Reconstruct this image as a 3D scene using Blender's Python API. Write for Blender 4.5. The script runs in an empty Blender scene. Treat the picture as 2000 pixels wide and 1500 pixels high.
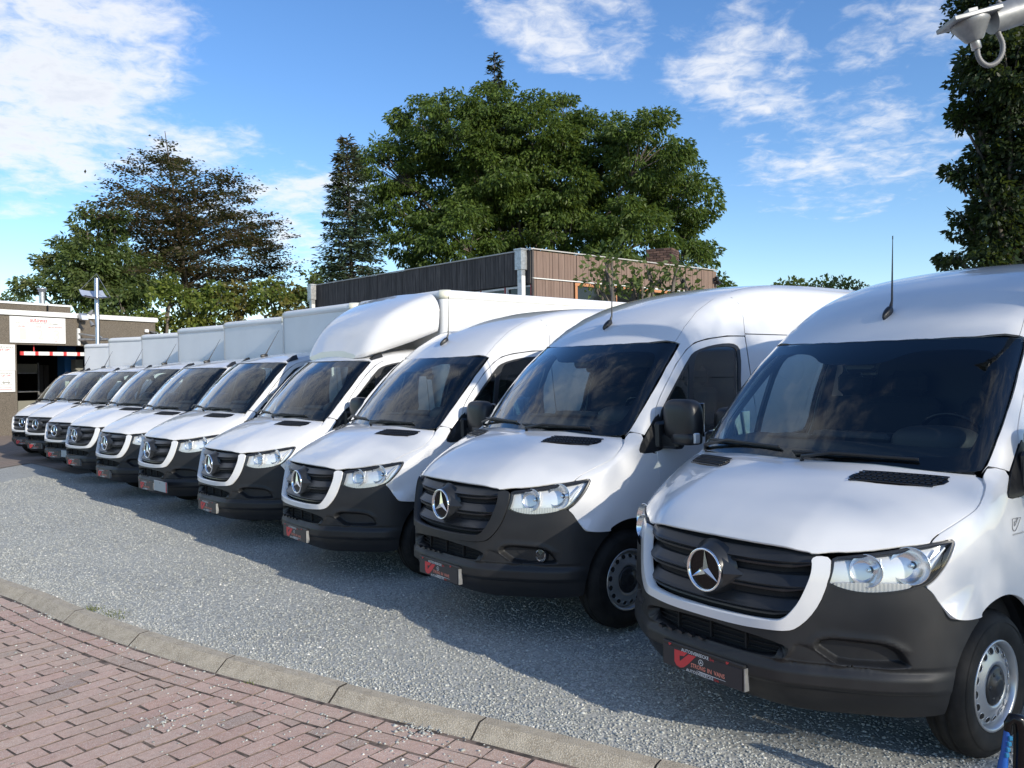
import bpy, math, random
import numpy as np
from mathutils import Vector, Matrix
from mathutils.geometry import delaunay_2d_cdt
rng = np.random.default_rng(7); random.seed(7)
SC = bpy.context.scene; COL = SC.collection
R = math.radians

# ---------------------------------------------------------------- camera
F_PX, PITCH, ROLL, CAM_H = 1639.8637, -0.0112235, -0.0125066, 1.8696742
cp, sp, cr, sr = math.cos(PITCH), math.sin(PITCH), math.cos(ROLL), math.sin(ROLL)
ax_r = Vector((cr, -sr*sp, sr*cp)).normalized()
up_ = Vector((0, -sp, cp)); fw = Vector((0, cp, sp))
ax_r = Vector((1, 0, 0))*cr + up_*sr
ax_u = Vector((1, 0, 0))*(-sr) + up_*cr
cam_d = bpy.data.cameras.new('camera'); cam = bpy.data.objects.new('camera', cam_d); COL.objects.link(cam)
cam_d.sensor_width = 36; cam_d.lens = 36*F_PX/2000; cam_d.clip_start = .05; cam_d.clip_end = 3000
cam.matrix_world = Matrix(((ax_r.x, ax_u.x, -fw.x, 0), (ax_r.y, ax_u.y, -fw.y, 0), (ax_r.z, ax_u.z, -fw.z, CAM_H), (0, 0, 0, 1)))
SC.camera = cam

def ray(px, py):
    a = (px-1000)/F_PX; b = (750-py)/F_PX
    return ax_r*a + ax_u*b + fw
def at(px, py, Y):                       # the point seen at this pixel whose distance ahead is Y
    d = ray(px, py); return Vector((0, 0, CAM_H)) + d*(Y/d.y)
def on_z(px, py, z=0.):
    d = ray(px, py); return Vector((0, 0, CAM_H)) + d*((z-CAM_H)/d.z)

# ---------------------------------------------------------------- sky, sun, exposure
SUN_EL = R(22.5); sun_az = Vector((.692, -.722, 0)).normalized()
sun_dir = sun_az*math.cos(SUN_EL) + Vector((0, 0, math.sin(SUN_EL)))
world = bpy.data.worlds.new('World'); SC.world = world; world.use_nodes = True
wt = world.node_tree; wt.nodes.clear()
def N(t, typ, **kw):
    n = t.nodes.new(typ)
    for k, v in kw.items(): setattr(n, k, v)
    return n
def setin(t, sock, v):
    if isinstance(v, bpy.types.NodeSocket): t.links.new(v, sock)
    elif v is not None: sock.default_value = v
def math_(t, op, a, b=None, c=None, clamp=False):
    n = N(t, 'ShaderNodeMath', operation=op, use_clamp=clamp)
    setin(t, n.inputs[0], a); setin(t, n.inputs[1], b); setin(t, n.inputs[2], c)
    return n.outputs[0]
def mix_(t, f, a, b, mode='MIX'):
    n = N(t, 'ShaderNodeMix', data_type='RGBA', blend_type=mode)
    setin(t, n.inputs[0], f); setin(t, n.inputs[6], a); setin(t, n.inputs[7], b)
    return n.outputs[2]
def ramp_(t, f, a, b, x0=0., x1=1.):
    n = N(t, 'ShaderNodeMapRange', interpolation_type='SMOOTHSTEP')
    setin(t, n.inputs[0], f)
    for i, v in zip((1, 2, 3, 4), (a, b, x0, x1)): n.inputs[i].default_value = v
    return n.outputs[0]
sky = N(wt, 'ShaderNodeTexSky', sky_type='NISHITA', sun_disc=False)
sky.sun_elevation = SUN_EL; sky.sun_rotation = math.atan2(sun_az.x, sun_az.y)
sky.air_density = 1.0; sky.dust_density = .25; sky.ozone_density = 2.6; sky.altitude = 100
tc = N(wt, 'ShaderNodeTexCoord')
sep = N(wt, 'ShaderNodeSeparateXYZ'); wt.links.new(tc.outputs['Generated'], sep.inputs[0])
zc = math_(wt, 'MAXIMUM', sep.outputs[2], .0)
den = math_(wt, 'ADD', zc, .16)
pu = math_(wt, 'DIVIDE', sep.outputs[0], den); pv = math_(wt, 'DIVIDE', sep.outputs[1], den)
comb = N(wt, 'ShaderNodeCombineXYZ'); wt.links.new(pu, comb.inputs[0]); wt.links.new(pv, comb.inputs[1])
def cloud_uv(px, py):
    d = ray(px, py).normalized(); k = max(d.z, 0)+.16
    return np.array((d.x/k, d.y/k))
def noise_(t, vec, scale, detail=6, rough=.55, dist=0., lac=2.):
    n = N(t, 'ShaderNodeTexNoise'); setin(t, n.inputs['Vector'], vec)
    n.inputs['Scale'].default_value = scale; n.inputs['Detail'].default_value = detail
    n.inputs['Roughness'].default_value = rough; n.inputs['Distortion'].default_value = dist; n.inputs['Lacunarity'].default_value = lac
    return n.outputs['Fac']
# cloud banks as elliptical stretches of a high cloud layer
banks = [((90, 170), (345, 260), (20, 390), 1.22), ((290, 290), (540, 290), (290, 365), 1.05), ((560, 395), (800, 380), (570, 460), .92),
         ((545, 470), (660, 500), (500, 530), .85), ((1120, 50), (1340, 100), (1080, 170), .84), ((1440, 140), (1590, 225), (1370, 250), .92),
         ((1660, 310), (1960, 240), (1700, 430), .78), ((1800, 100), (2050, 60), (1800, 230), .64), ((60, 410), (200, 400), (60, 430), .8), ((1420, 75), (1540, 90), (1420, 100), .85),
         ((-700, 250), (120, 230), (-700, -420), 1.2)]
def uv_ae(az, el):
    k = math.sin(R(el))+.16; return np.array((math.sin(R(az))*math.cos(R(el))/k, math.cos(R(az))*math.cos(R(el))/k))
banks = [tuple(cloud_uv(*q) for q in b[:3])+(b[3],) for b in banks]+[(uv_ae(-60, 30), uv_ae(-36, 30), uv_ae(-62, 66), 1.15), (uv_ae(-105, 28), uv_ae(-70, 28), uv_ae(-105, 62), 1.0)]
cov = None
for c, a, b, s in banks:
    c0, a0, b0 = c, a, b
    Mi = np.linalg.inv(np.array((a0-c0, b0-c0)).T); o = -Mi @ c0
    q = []
    for i in range(2):
        q.append(math_(wt, 'ADD', math_(wt, 'MULTIPLY_ADD', pu, float(Mi[i, 0]), math_(wt, 'MULTIPLY', pv, float(Mi[i, 1]))), float(o[i])))
    r2 = math_(wt, 'ADD', math_(wt, 'MULTIPLY', q[0], q[0]), math_(wt, 'MULTIPLY', q[1], q[1]))
    m = ramp_(wt, r2, 1.7, .0, 0., s)
    cov = m if cov is None else math_(wt, 'MAXIMUM', cov, m)
big = noise_(wt, comb.outputs[0], .8, 3, .5)
behind = math_(wt, 'MULTIPLY', ramp_(wt, big, .40, .62, 0., .72), ramp_(wt, sep.outputs[1], .30, -.15, 0., 1.))
cov = math_(wt, 'MAXIMUM', cov, behind)
fine = noise_(wt, comb.outputs[0], 4.5, 9, .62, .3)
rip = noise_(wt, comb.outputs[0], 17., 5, .6, .6)
tex = math_(wt, 'ADD', math_(wt, 'MULTIPLY', fine, 1.0), math_(wt, 'MULTIPLY', rip, .55))
dens = math_(wt, 'SUBTRACT', math_(wt, 'ADD', math_(wt, 'MULTIPLY', cov, .52), tex), 1.10)
alpha = ramp_(wt, dens, -.08, .42, 0., .93)
low = ramp_(wt, sep.outputs[2], .02, .13, 0., 1.)
alpha = math_(wt, 'MULTIPLY', alpha, low)
shade = ramp_(wt, dens, .22, .55, 1., .55)
ccol = N(wt, 'ShaderNodeMix', data_type='RGBA'); setin(wt, ccol.inputs[0], shade)
ccol.inputs[6].default_value = (5.6, 6.2, 7.4, 1); ccol.inputs[7].default_value = (9.6, 9.7, 9.9, 1)
hsv = N(wt, 'ShaderNodeHueSaturation'); hsv.inputs['Hue'].default_value = .508; hsv.inputs['Saturation'].default_value = 1.2; hsv.inputs['Value'].default_value = 1.85
wt.links.new(sky.outputs[0], hsv.inputs['Color'])
skymix = mix_(wt, alpha, hsv.outputs[0], ccol.outputs[2])
bg = N(wt, 'ShaderNodeBackground'); wt.links.new(skymix, bg.inputs[0]); bg.inputs[1].default_value = .10
wo = N(wt, 'ShaderNodeOutputWorld'); wt.links.new(bg.outputs[0], wo.inputs[0])

sl = bpy.data.lights.new('sun', 'SUN'); sl.energy = 4.6; sl.angle = R(.53); sl.color = (1, .92, .78)
so = bpy.data.objects.new('sun', sl); COL.objects.link(so); so.rotation_euler = sun_dir.to_track_quat('Z', 'Y').to_euler()
vs = SC.view_settings; vs.view_transform = 'Standard'; vs.look = 'None'; vs.exposure = 0.10; vs.gamma = 1; vs.use_curve_mapping = False

# ---------------------------------------------------------------- materials
def mat(name, color, rough=.5, metal=0., coat=0., spec=None, build=None, emit=None):
    m = bpy.data.materials.new(name); m.use_nodes = True; t = m.node_tree; b = t.nodes['Principled BSDF']
    b.inputs['Base Color'].default_value = (*color, 1); b.inputs['Roughness'].default_value = rough; b.inputs['Metallic'].default_value = metal
    b.inputs['Coat Weight'].default_value = coat; b.inputs['Coat Roughness'].default_value = .03
    if spec is not None: b.inputs['Specular IOR Level'].default_value = spec
    if build: build(t, b)
    return m
def objc(t): return N(t, 'ShaderNodeTexCoord').outputs['Object']
def bump(t, b, h, dist, strength=1.):
    n = N(t, 'ShaderNodeBump'); n.inputs['Distance'].default_value = dist; n.inputs['Strength'].default_value = strength
    setin(t, n.inputs['Height'], h); t.links.new(n.outputs[0], b.inputs['Normal'])
def noisecol(c1, c2, scale, lo=.35, hi=.65, detail=5, bd=0., bs=1., bscale=None, stretch=None):
    def f(t, b):
        v = objc(t)
        if stretch:
            mp = N(t, 'ShaderNodeMapping'); mp.inputs['Scale'].default_value = stretch; t.links.new(v, mp.inputs[0]); v = mp.outputs[0]
        n = noise_(t, v, scale, detail)
        t.links.new(mix_(t, ramp_(t, n, lo, hi), (*c1, 1), (*c2, 1)), b.inputs['Base Color'])
        if bd: bump(t, b, noise_(t, v, bscale or scale*4, 4), bd, bs)
    return f
def plastic_b(t, b):
    v = objc(t); n = noise_(t, v, 900, 2); n2 = noise_(t, v, 4, 5)
    t.links.new(mix_(t, ramp_(t, n2, .35, .75), (.0105, .0112, .013, 1), (.0165, .0175, .0195, 1)), b.inputs['Base Color'])
    setin(t, b.inputs['Roughness'], ramp_(t, n2, .3, .7, .42, .58)); bump(t, b, n, .0004, .5)
def paint_b(t, b):
    v = objc(t); n2 = noise_(t, v, 2.2, 6)
    t.links.new(mix_(t, ramp_(t, n2, .4, .8), (.70, .703, .708, 1), (.65, .653, .658, 1)), b.inputs['Base Color'])
    lo = N(t, 'ShaderNodeSeparateXYZ'); t.links.new(v, lo.inputs[0])
    bump(t, b, noise_(t, v, 260, 2), .0002, .18)
PAINT = mat('white_paint', (.8, .81, .825), .30, 0, 1., build=paint_b)
PLASTIC = mat('grey_plastic', (.035, .037, .04), .48, build=plastic_b)
BLACKP = mat('black_plastic', (.016, .017, .019), .38)
SLAT = mat('slat_plastic', (.020, .022, .025), .30)
GLOSS = mat('gloss_black', (.005, .005, .006), .2, spec=.3)
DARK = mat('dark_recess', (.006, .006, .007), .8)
CHROME = mat('chrome', (.86, .87, .88), .08, 1)
REFL = mat('lamp_reflector', (.93, .94, .95), .2, .9)
HOUSE = mat('lamp_housing', (.80, .81, .82), .22, .35)
RIMM = mat('silver_steel', (.50, .51, .52), .32, .75)
RUBBER = mat('tyre_rubber', (.012, .012, .012), .75, spec=.3, build=noisecol((.008, .008, .008), (.018, .0175, .017), 9))
INTER = mat('cab_trim', (.022, .023, .026), .62)
INTER2 = mat('seat_cloth', (.016, .017, .02), .9)
LINING = mat('pillar_lining', (.13, .13, .14), .8)
STEEL = mat('galvanised_steel', (.42, .43, .44), .42, .8, build=noisecol((.36, .37, .38), (.50, .51, .52), 14))
WHITEP = mat('box_panel_white', (.78, .785, .79), .42, build=noisecol((.79, .795, .80), (.73, .735, .74), 1.6, .4, .8))
TRIM = mat('box_trim_white', (.80, .80, .79), .35)
CAP = mat('yellowed_cap', (.76, .74, .60), .45)
ORANGE = mat('amber_lens', (.6, .2, .03), .2)
RED = mat('print_red', (.62, .045, .05), .55)
CORAL = mat('print_coral', (.72, .25, .18), .55)
WHITEI = mat('print_white', (.8, .8, .8), .55)
GREYI = mat('print_grey', (.20, .20, .20), .6)
PLATEB = mat('plate_black', (.022, .021, .028), .42)
PLATEG = mat('plate_grey', (.38, .41, .42), .5)
def glass(name, tint, ior=1.5, haze=0.):
    m = bpy.data.materials.new(name); m.use_nodes = True; t = m.node_tree; t.nodes.clear()
    o = N(t, 'ShaderNodeOutputMaterial'); tr = N(t, 'ShaderNodeBsdfTransparent'); tr.inputs[0].default_value = (*tint, 1)
    gl = N(t, 'ShaderNodeBsdfGlossy'); gl.inputs['Roughness'].default_value = .0; gl.inputs[0].default_value = (.95, .97, 1, 1)
    fr = N(t, 'ShaderNodeFresnel'); bf = N(t, 'ShaderNodeNewGeometry').outputs['Backfacing']; t.links.new(math_(t, 'MULTIPLY_ADD', bf, 1/ior-ior, ior), fr.inputs[0])
    mx = N(t, 'ShaderNodeMixShader'); t.links.new(math_(t, 'MULTIPLY', fr.outputs[0], math_(t, 'MULTIPLY_ADD', fr.outputs[0], 2.2, 1.15), clamp=True), mx.inputs[0]); t.links.new(tr.outputs[0], mx.inputs[1]); t.links.new(gl.outputs[0], mx.inputs[2])
    t.links.new(mx.outputs[0], o.inputs[0]); return m
GLASS = glass('windscreen_glass', (.70, .80, .80)); SGLASS = glass('side_glass', (.66, .75, .74)); LENS = glass('lens_glass', (.97, .98, .98), 1.4)
PANE = mat('dark_pane', (.012, .014, .016), .06, build=None)

# ---------------------------------------------------------------- mesh helpers
def mesh_from(name, V, F, mats, mi=None, smooth=True, normals=None):
    me = bpy.data.meshes.new(name)
    me.from_pydata([tuple(map(float, v)) for v in V], [], [tuple(map(int, f)) for f in F])
    for m in (mats if isinstance(mats, (list, tuple)) else [mats]): me.materials.append(m)
    if mi is not None: me.polygons.foreach_set('material_index', np.array(mi, np.int32))
    if smooth is True or smooth is False: me.polygons.foreach_set('use_smooth', [smooth]*len(me.polygons))
    if normals is not None:
        me.normals_split_custom_set_from_vertices([tuple(map(float, n)) for n in normals])
    me.update(); return me
class MB:                                   # collects shapes into one mesh
    def __init__(s): s.V = []; s.F = []; s.M = []; s.S = []
    def add(s, V, F, m=0, smooth=False, T=None):
        o = len(s.V)
        for v in V:
            v = Vector(v); s.V.append(tuple(T @ v if T is not None else v))
        for f in F: s.F.append(tuple(i+o for i in f)); s.M.append(m); s.S.append(smooth)
        return s
    def box(s, c, d, m=0, T=None, rz=0., ry=0., rx=0., bev=0.):
        x, y, z = d[0]/2, d[1]/2, d[2]/2
        if bev <= 0:
            V = [(-x, -y, -z), (x, -y, -z), (x, y, -z), (-x, y, -z), (-x, -y, z), (x, -y, z), (x, y, z), (-x, y, z)]
            Fs = [(0, 3, 2, 1), (4, 5, 6, 7), (0, 1, 5, 4), (1, 2, 6, 5), (2, 3, 7, 6), (3, 0, 4, 7)]
        else:
            V = []; Fs = []; b = min(bev, x*.9, y*.9, z*.9)
            idx = {}
            for sx in (-1, 1):
                for sy in (-1, 1):
                    for sz in (-1, 1):
                        for a in range(3):
                            p = [sx*(x-b), sy*(y-b), sz*(z-b)]; p[a] = (sx*x, sy*y, sz*z)[a]
                            idx[(sx, sy, sz, a)] = len(V); V.append(tuple(p))
            q = lambda *k: idx[k]
            for sg in (-1, 1):
                Fs += [(q(sg, -1, -1, 0), q(sg, 1, -1, 0), q(sg, 1, 1, 0), q(sg, -1, 1, 0)), (q(-1, sg, -1, 1), q(1, sg, -1, 1), q(1, sg, 1, 1), q(-1, sg, 1, 1)), (q(-1, -1, sg, 2), q(1, -1, sg, 2), q(1, 1, sg, 2), q(-1, 1, sg, 2))]
                for tg in (-1, 1):
                    Fs += [(q(sg, tg, -1, 0), q(sg, tg, 1, 0), q(sg, tg, 1, 1), q(sg, tg, -1, 1)), (q(sg, -1, tg, 0), q(sg, 1, tg, 0), q(sg, 1, tg, 2), q(sg, -1, tg, 2)), (q(-1, sg, tg, 1), q(1, sg, tg, 1), q(1, sg, tg, 2), q(-1, sg, tg, 2))]
                    for ug in (-1, 1): Fs.append((q(sg, tg, ug, 0), q(sg, tg, ug, 1), q(sg, tg, ug, 2)))
        M4 = Matrix.Translation(c) @ Matrix.Rotation(rz, 4, 'Z') @ Matrix.Rotation(ry, 4, 'Y') @ Matrix.Rotation(rx, 4, 'X')
        return s.add(V, Fs, m, False, (T @ M4) if T is not None else M4)
    def tube(s, pts, r, n=8, m=0, smooth=True, cap=True, T=None):
        P = [Vector(p) for p in pts]; rs = r if isinstance(r, (list, tuple)) else [r]*len(P)
        V = []; Fs = []; a = None
        for i, p in enumerate(P):
            d = (P[min(i+1, len(P)-1)]-P[max(i-1, 0)]).normalized()
            if a is None: a = d.orthogonal().normalized()
            else: a = (a-d*a.dot(d)).normalized()
            b = d.cross(a)
            for k in range(n):
                t = 2*math.pi*k/n; V.append(p+(a*math.cos(t)+b*math.sin(t))*rs[i])
        for i in range(len(P)-1):
            for k in range(n): Fs.append((i*n+k, i*n+(k+1) % n, (i+1)*n+(k+1) % n, (i+1)*n+k))
        s.add(V, Fs, m, smooth, T)
        if cap: s.add(V[:n], [tuple(range(n))[::-1]], m, False, T); s.add(V[-n:], [tuple(range(n))], m, False, T)
        return s
    def lathe(s, prof, n=24, m=0, axis='Z', T=None, smooth=True, a0=0., a1=2*math.pi):
        V = []; Fs = []; full = abs(a1-a0-2*math.pi) < 1e-6; k_ = n if full else n+1
        for (r, h) in prof:
            for k in range(k_):
                t = a0+(a1-a0)*k/n; c, q = r*math.cos(t), r*math.sin(t)
                V.append((c, q, h) if axis == 'Z' else (h, c, q) if axis == 'X' else (q, h, c))
        for i in range(len(prof)-1):
            for k in range(n): Fs.append((i*k_+k, i*k_+(k+1) % k_, (i+1)*k_+(k+1) % k_, (i+1)*k_+k))
        return s.add(V, Fs, m, smooth, T)
    def poly(s, pts, depth, m=0, T=None):    # flat polygon in xz, thick along y
        n = len(pts); V = [(x, 0, z) for x, z in pts]+[(x, depth, z) for x, z in pts]
        return s.add(V, [tuple(range(n)), tuple(range(2*n-1, n-1, -1))]+[(i, i+n, (i+1) % n+n, (i+1) % n) for i in range(n)], m, False, T)
    def mesh(s, name, mats):
        used = sorted({i for f in s.F for i in f}); rm = {o: k for k, o in enumerate(used)}; s.V = [s.V[i] for i in used]; s.F = [tuple(rm[i] for i in f) for f in s.F]
        me = mesh_from(name, s.V, s.F, mats, s.M, None); me.polygons.foreach_set('use_smooth', s.S); return me
def obj(name, me, parent=None, loc=None, rot=None, scale=None):
    o = bpy.data.objects.new(name, me); COL.objects.link(o)
    if parent is not None: o.parent = parent
    if loc is not None: o.location = loc
    if rot is not None: o.rotation_euler = rot
    if scale is not None: o.scale = scale
    return o
def tag(o, label=None, cat=None, group=None, kind=None):
    for k, v in (('label', label), ('category', cat), ('group', group), ('kind', kind)):
        if v: o[k] = v
    return o
def empty(name, loc=(0, 0, 0), rz=0.):
    o = bpy.data.objects.new(name, None); COL.objects.link(o); o.location = loc; o.rotation_euler = (0, 0, rz); o.empty_display_size = .2; return o
_txt = {}
def text_geo(body, size, align='CENTER', bold=0., shear=0., sx=1.):
    key = (body, size, align, bold, shear, sx)
    if key not in _txt:
        cu = bpy.data.curves.new('text', 'FONT'); cu.body = body; cu.size = size; cu.align_x = align; cu.align_y = 'CENTER'; cu.offset = bold; cu.shear = shear; cu.resolution_u = 2
        o = bpy.data.objects.new('text', cu); COL.objects.link(o); bpy.context.view_layer.update()
        me = bpy.data.meshes.new_from_object(o.evaluated_get(bpy.context.evaluated_depsgraph_get()))
        V = [(v.co.x*sx, 0., v.co.y) for v in me.vertices]; Fs = [tuple(p.vertices) for p in me.polygons]
        bpy.data.objects.remove(o); bpy.data.meshes.remove(me); bpy.data.curves.remove(cu); _txt[key] = (V, Fs)
    return _txt[key]
# ---------------------------------------------------------------- van body as one smooth closed field; panels are cut from it
def lut(xs,ys):
    xs=np.array(xs,float);ys=np.array(ys,float)
    # monotone-ish cubic hermite (pchip)
    h=np.diff(xs);d=np.diff(ys)/h
    m=np.zeros_like(ys); m[0]=d[0];m[-1]=d[-1]
    for i in range(1,len(xs)-1):
        if d[i-1]*d[i]<=0: m[i]=0
        else:
            w1=2*h[i]+h[i-1];w2=h[i]+2*h[i-1]; m[i]=(w1+w2)/(w1/d[i-1]+w2/d[i])
    def f(x):
        x=np.asarray(x,float); xc=np.clip(x,xs[0],xs[-1])
        i=np.clip(np.searchsorted(xs,xc,side='right')-1,0,len(xs)-2)
        t=(xc-xs[i])/h[i]
        y=(2*t**3-3*t**2+1)*ys[i]+(t**3-2*t**2+t)*h[i]*m[i]+(-2*t**3+3*t**2)*ys[i+1]+(t**3-t**2)*h[i]*m[i+1]
        return y+np.where(x<xs[0],(x-xs[0])*m[0],0)+np.where(x>xs[-1],(x-xs[-1])*m[-1],0)
    return f
def smax(a,b,k):
    h=np.clip(.5+.5*(a-b)/k,0,1); return b*(1-h)+a*h+k*h*(1-h)
def smin(a,b,k): return -smax(-a,-b,k)
fx=lut([0,.2,.4,.5,.6,.7,.8,.88,.93,.97,1.0,1.03],[0.0,.006,.035,.085,.155,.228,.31,.40,.475,.58,.72,.95])
gz=lut([.1,.22,.30,.36,.40,.55,.72,.89,.97,1.02,1.1,1.25],[.28,.14,.05,.004,-.012,-.012,-.01,.005,.02,.04,.10,.3])
W=lut([.15,.3,.5,.72,1.0,1.25,1.49,1.8,2.05,2.13,2.4,2.9],[.96,.985,1.0,1.01,1.005,.985,.955,.90,.845,.828,.77,.64])
hz=lut([-.1,0,.05,.1,.2,.3,.45,.58,.74,.9,1.1,1.6],[.93,1.0,1.045,1.085,1.148,1.20,1.267,1.316,1.362,1.398,1.43,1.50])
def hood(x,y):
    x=np.abs(x)
    s=np.clip(fx(x),0,.55)
    k=.85-.17*np.clip((y-.5)/.35,0,1)
    e=x-(.53+.42*(y-.15))
    return hz(y-(k-.04)*s)-.02*x*x-.10*(.5*(e+np.sqrt(e*e+.0012))-.006)*np.clip((1.0-y)/.15,0,1)
# windscreen: y as function of x,z
def wsy(x,z):
    x=np.abs(x)
    return .80+(z-1.38)*(.655/.69)+ .26*x*x - .03*np.sin(np.clip((z-1.38)/.69,0,1)*np.pi)
rz2=lut([1.3,1.45,1.634,1.728,2.0,2.4,2.8,3.2,4.0,7],[1.95,2.05,2.185,2.245,2.38,2.505,2.58,2.615,2.63,2.63])
rz1=lut([1.3,1.42,1.55,1.754,2.0,2.4,3],[1.98,2.055,2.10,2.155,2.195,2.225,2.23])
def fieldL(p):
    x=np.abs(p[...,0]);y=p[...,1];z=p[...,2]
    A=(fx(x)+gz(z)-y)/np.sqrt(1+4.8*np.clip(x,0,1)**4)
    return smax(smax(A,x-W(z),.05),(z-hood(x,y))*.93,.045)
def fieldU(p,roof=2):
    x=np.abs(p[...,0]);y=p[...,1];z=p[...,2]
    D=(wsy(x,z)-y)*.72
    if roof==2: Rf=(z-(rz2(y-.22*x*x)-.05*x*x))*.85
    else: Rf=(z-(rz1(y-.22*x*x)-.06*x*x))*.97
    return smax(smax(D,Rf,.03),x-W(z),.10 if roof==1 else .14)
def fieldU1(p): return fieldU(p,1)
def fieldB(p): return smin(fieldL(p),fieldU(p,2),.02)
def fieldB1(p): return smin(fieldL(p),fieldU(p,1),.02)
YA = 1.15
MODES = {  # to_param, ray start, direction per parameter, length
 'cyl': (lambda p: np.stack([np.arctan2(p[:, 0], YA-p[:, 1]), p[:, 2]], 1),
         lambda u: (np.stack([1.9*np.sin(u[:, 0]), YA-1.9*np.cos(u[:, 0]), u[:, 1]], 1), np.stack([-np.sin(u[:, 0]), np.cos(u[:, 0]), 0*u[:, 0]], 1), 1.88)),
 'side': (lambda p: p[:, 1:3].copy(),
         lambda u: (np.stack([1.3+0*u[:, 0], u[:, 0], u[:, 1]], 1), np.tile((-1., 0, 0), (len(u), 1)), 1.28)),
 'top': (lambda p: p[:, 0:2].copy(),
         lambda u: (np.stack([u[:, 0], u[:, 1], 3+0*u[:, 0]], 1), np.tile((0., 0, -1), (len(u), 1)), 2.6)),
 'ws': (lambda p: p[:, [0, 2]].copy(),
         lambda u: (np.stack([u[:, 0], -.3+0*u[:, 0], u[:, 1]], 1), np.tile((0., 1, 0), (len(u), 1)), 2.6)),
 'arc': (lambda p: np.stack([p[:, 1], .8*np.arctan2(p[:, 0], p[:, 2]-1.2)], 1),
         lambda u: (np.stack([2*np.sin(u[:, 1]/.8), u[:, 0], 1.2+2*np.cos(u[:, 1]/.8)], 1), np.stack([-np.sin(u[:, 1]/.8), 0*u[:, 0], -np.cos(u[:, 1]/.8)], 1), 1.97)),
}
def cast(field, o, d, L, steps=90):
    n = len(o); t0 = np.zeros(n); t1 = np.full(n, L); done = np.zeros(n, bool)
    for k in range(1, steps+1):
        t = L*k/steps; idx = np.where(~done)[0]
        if not len(idx): break
        f = field(o[idx]+d[idx]*t); h = idx[f <= 0]
        t1[h] = t; t0[h] = L*(k-1)/steps; done[h] = True
    for _ in range(14):
        m = (t0+t1)/2; f = field(o+d*m[:, None]); t1 = np.where(f <= 0, m, t1); t0 = np.where(f <= 0, t0, m)
    return o+d*t1[:, None]
def grad(field, p):
    e = .004; g = np.zeros_like(p)
    for a in range(3):
        q = np.zeros(3); q[a] = e; g[:, a] = field(p+q)-field(p-q)
    return g/np.maximum(np.linalg.norm(g, axis=1, keepdims=True), 1e-9)
def inside(P, poly):
    x, y = P[:, 0], P[:, 1]; c = np.zeros(len(P), bool); j = len(poly)-1
    for i in range(len(poly)):
        xi, yi = poly[i]; xj, yj = poly[j]
        k = ((yi > y) != (yj > y)); c ^= k & (x < (xj-xi)*(y-yi)/(yj-yi+1e-12)+xi); j = i
    return c
def area(u): return .5*np.sum(u[:, 0]*np.roll(u[:, 1], -1)-np.roll(u[:, 0], -1)*u[:, 1])
def inset(u, d):
    if area(u) < 0: d = -d
    a = np.roll(u, 1, 0); b = np.roll(u, -1, 0)
    n1 = u-a; n2 = b-u
    n1 = np.stack([-n1[:, 1], n1[:, 0]], 1)/np.maximum(np.linalg.norm(n1, axis=1, keepdims=True), 1e-9)
    n2 = np.stack([-n2[:, 1], n2[:, 0]], 1)/np.maximum(np.linalg.norm(n2, axis=1, keepdims=True), 1e-9)
    m = n1+n2; l = np.maximum((m*m).sum(1, keepdims=True), .5)
    return u+m*2*d/l
def chaikin(u, n=1):
    for _ in range(n):
        b = np.roll(u, -1, 0); u = np.stack([.75*u+.25*b, .25*u+.75*b], 1).reshape(-1, u.shape[1])
    return u
def subdiv(u, res):
    out = []
    for i in range(len(u)):
        a, b = u[i], u[(i+1) % len(u)]; k = max(1, int(math.ceil(np.linalg.norm(b-a)/res)))
        for j in range(k): out.append(a+(b-a)*j/k)
    return np.array(out)
def dist_poly(P, poly):
    d = np.full(len(P), 9.)
    for i in range(len(poly)):
        a, b = poly[i], poly[(i+1) % len(poly)]; ab = b-a
        t = np.clip(((P-a)@ab)/max(ab@ab, 1e-12), 0, 1); d = np.minimum(d, np.linalg.norm(P-(a+t[:, None]*ab), axis=1))
    return d
def P3(pts): return np.array(pts, float)
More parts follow.
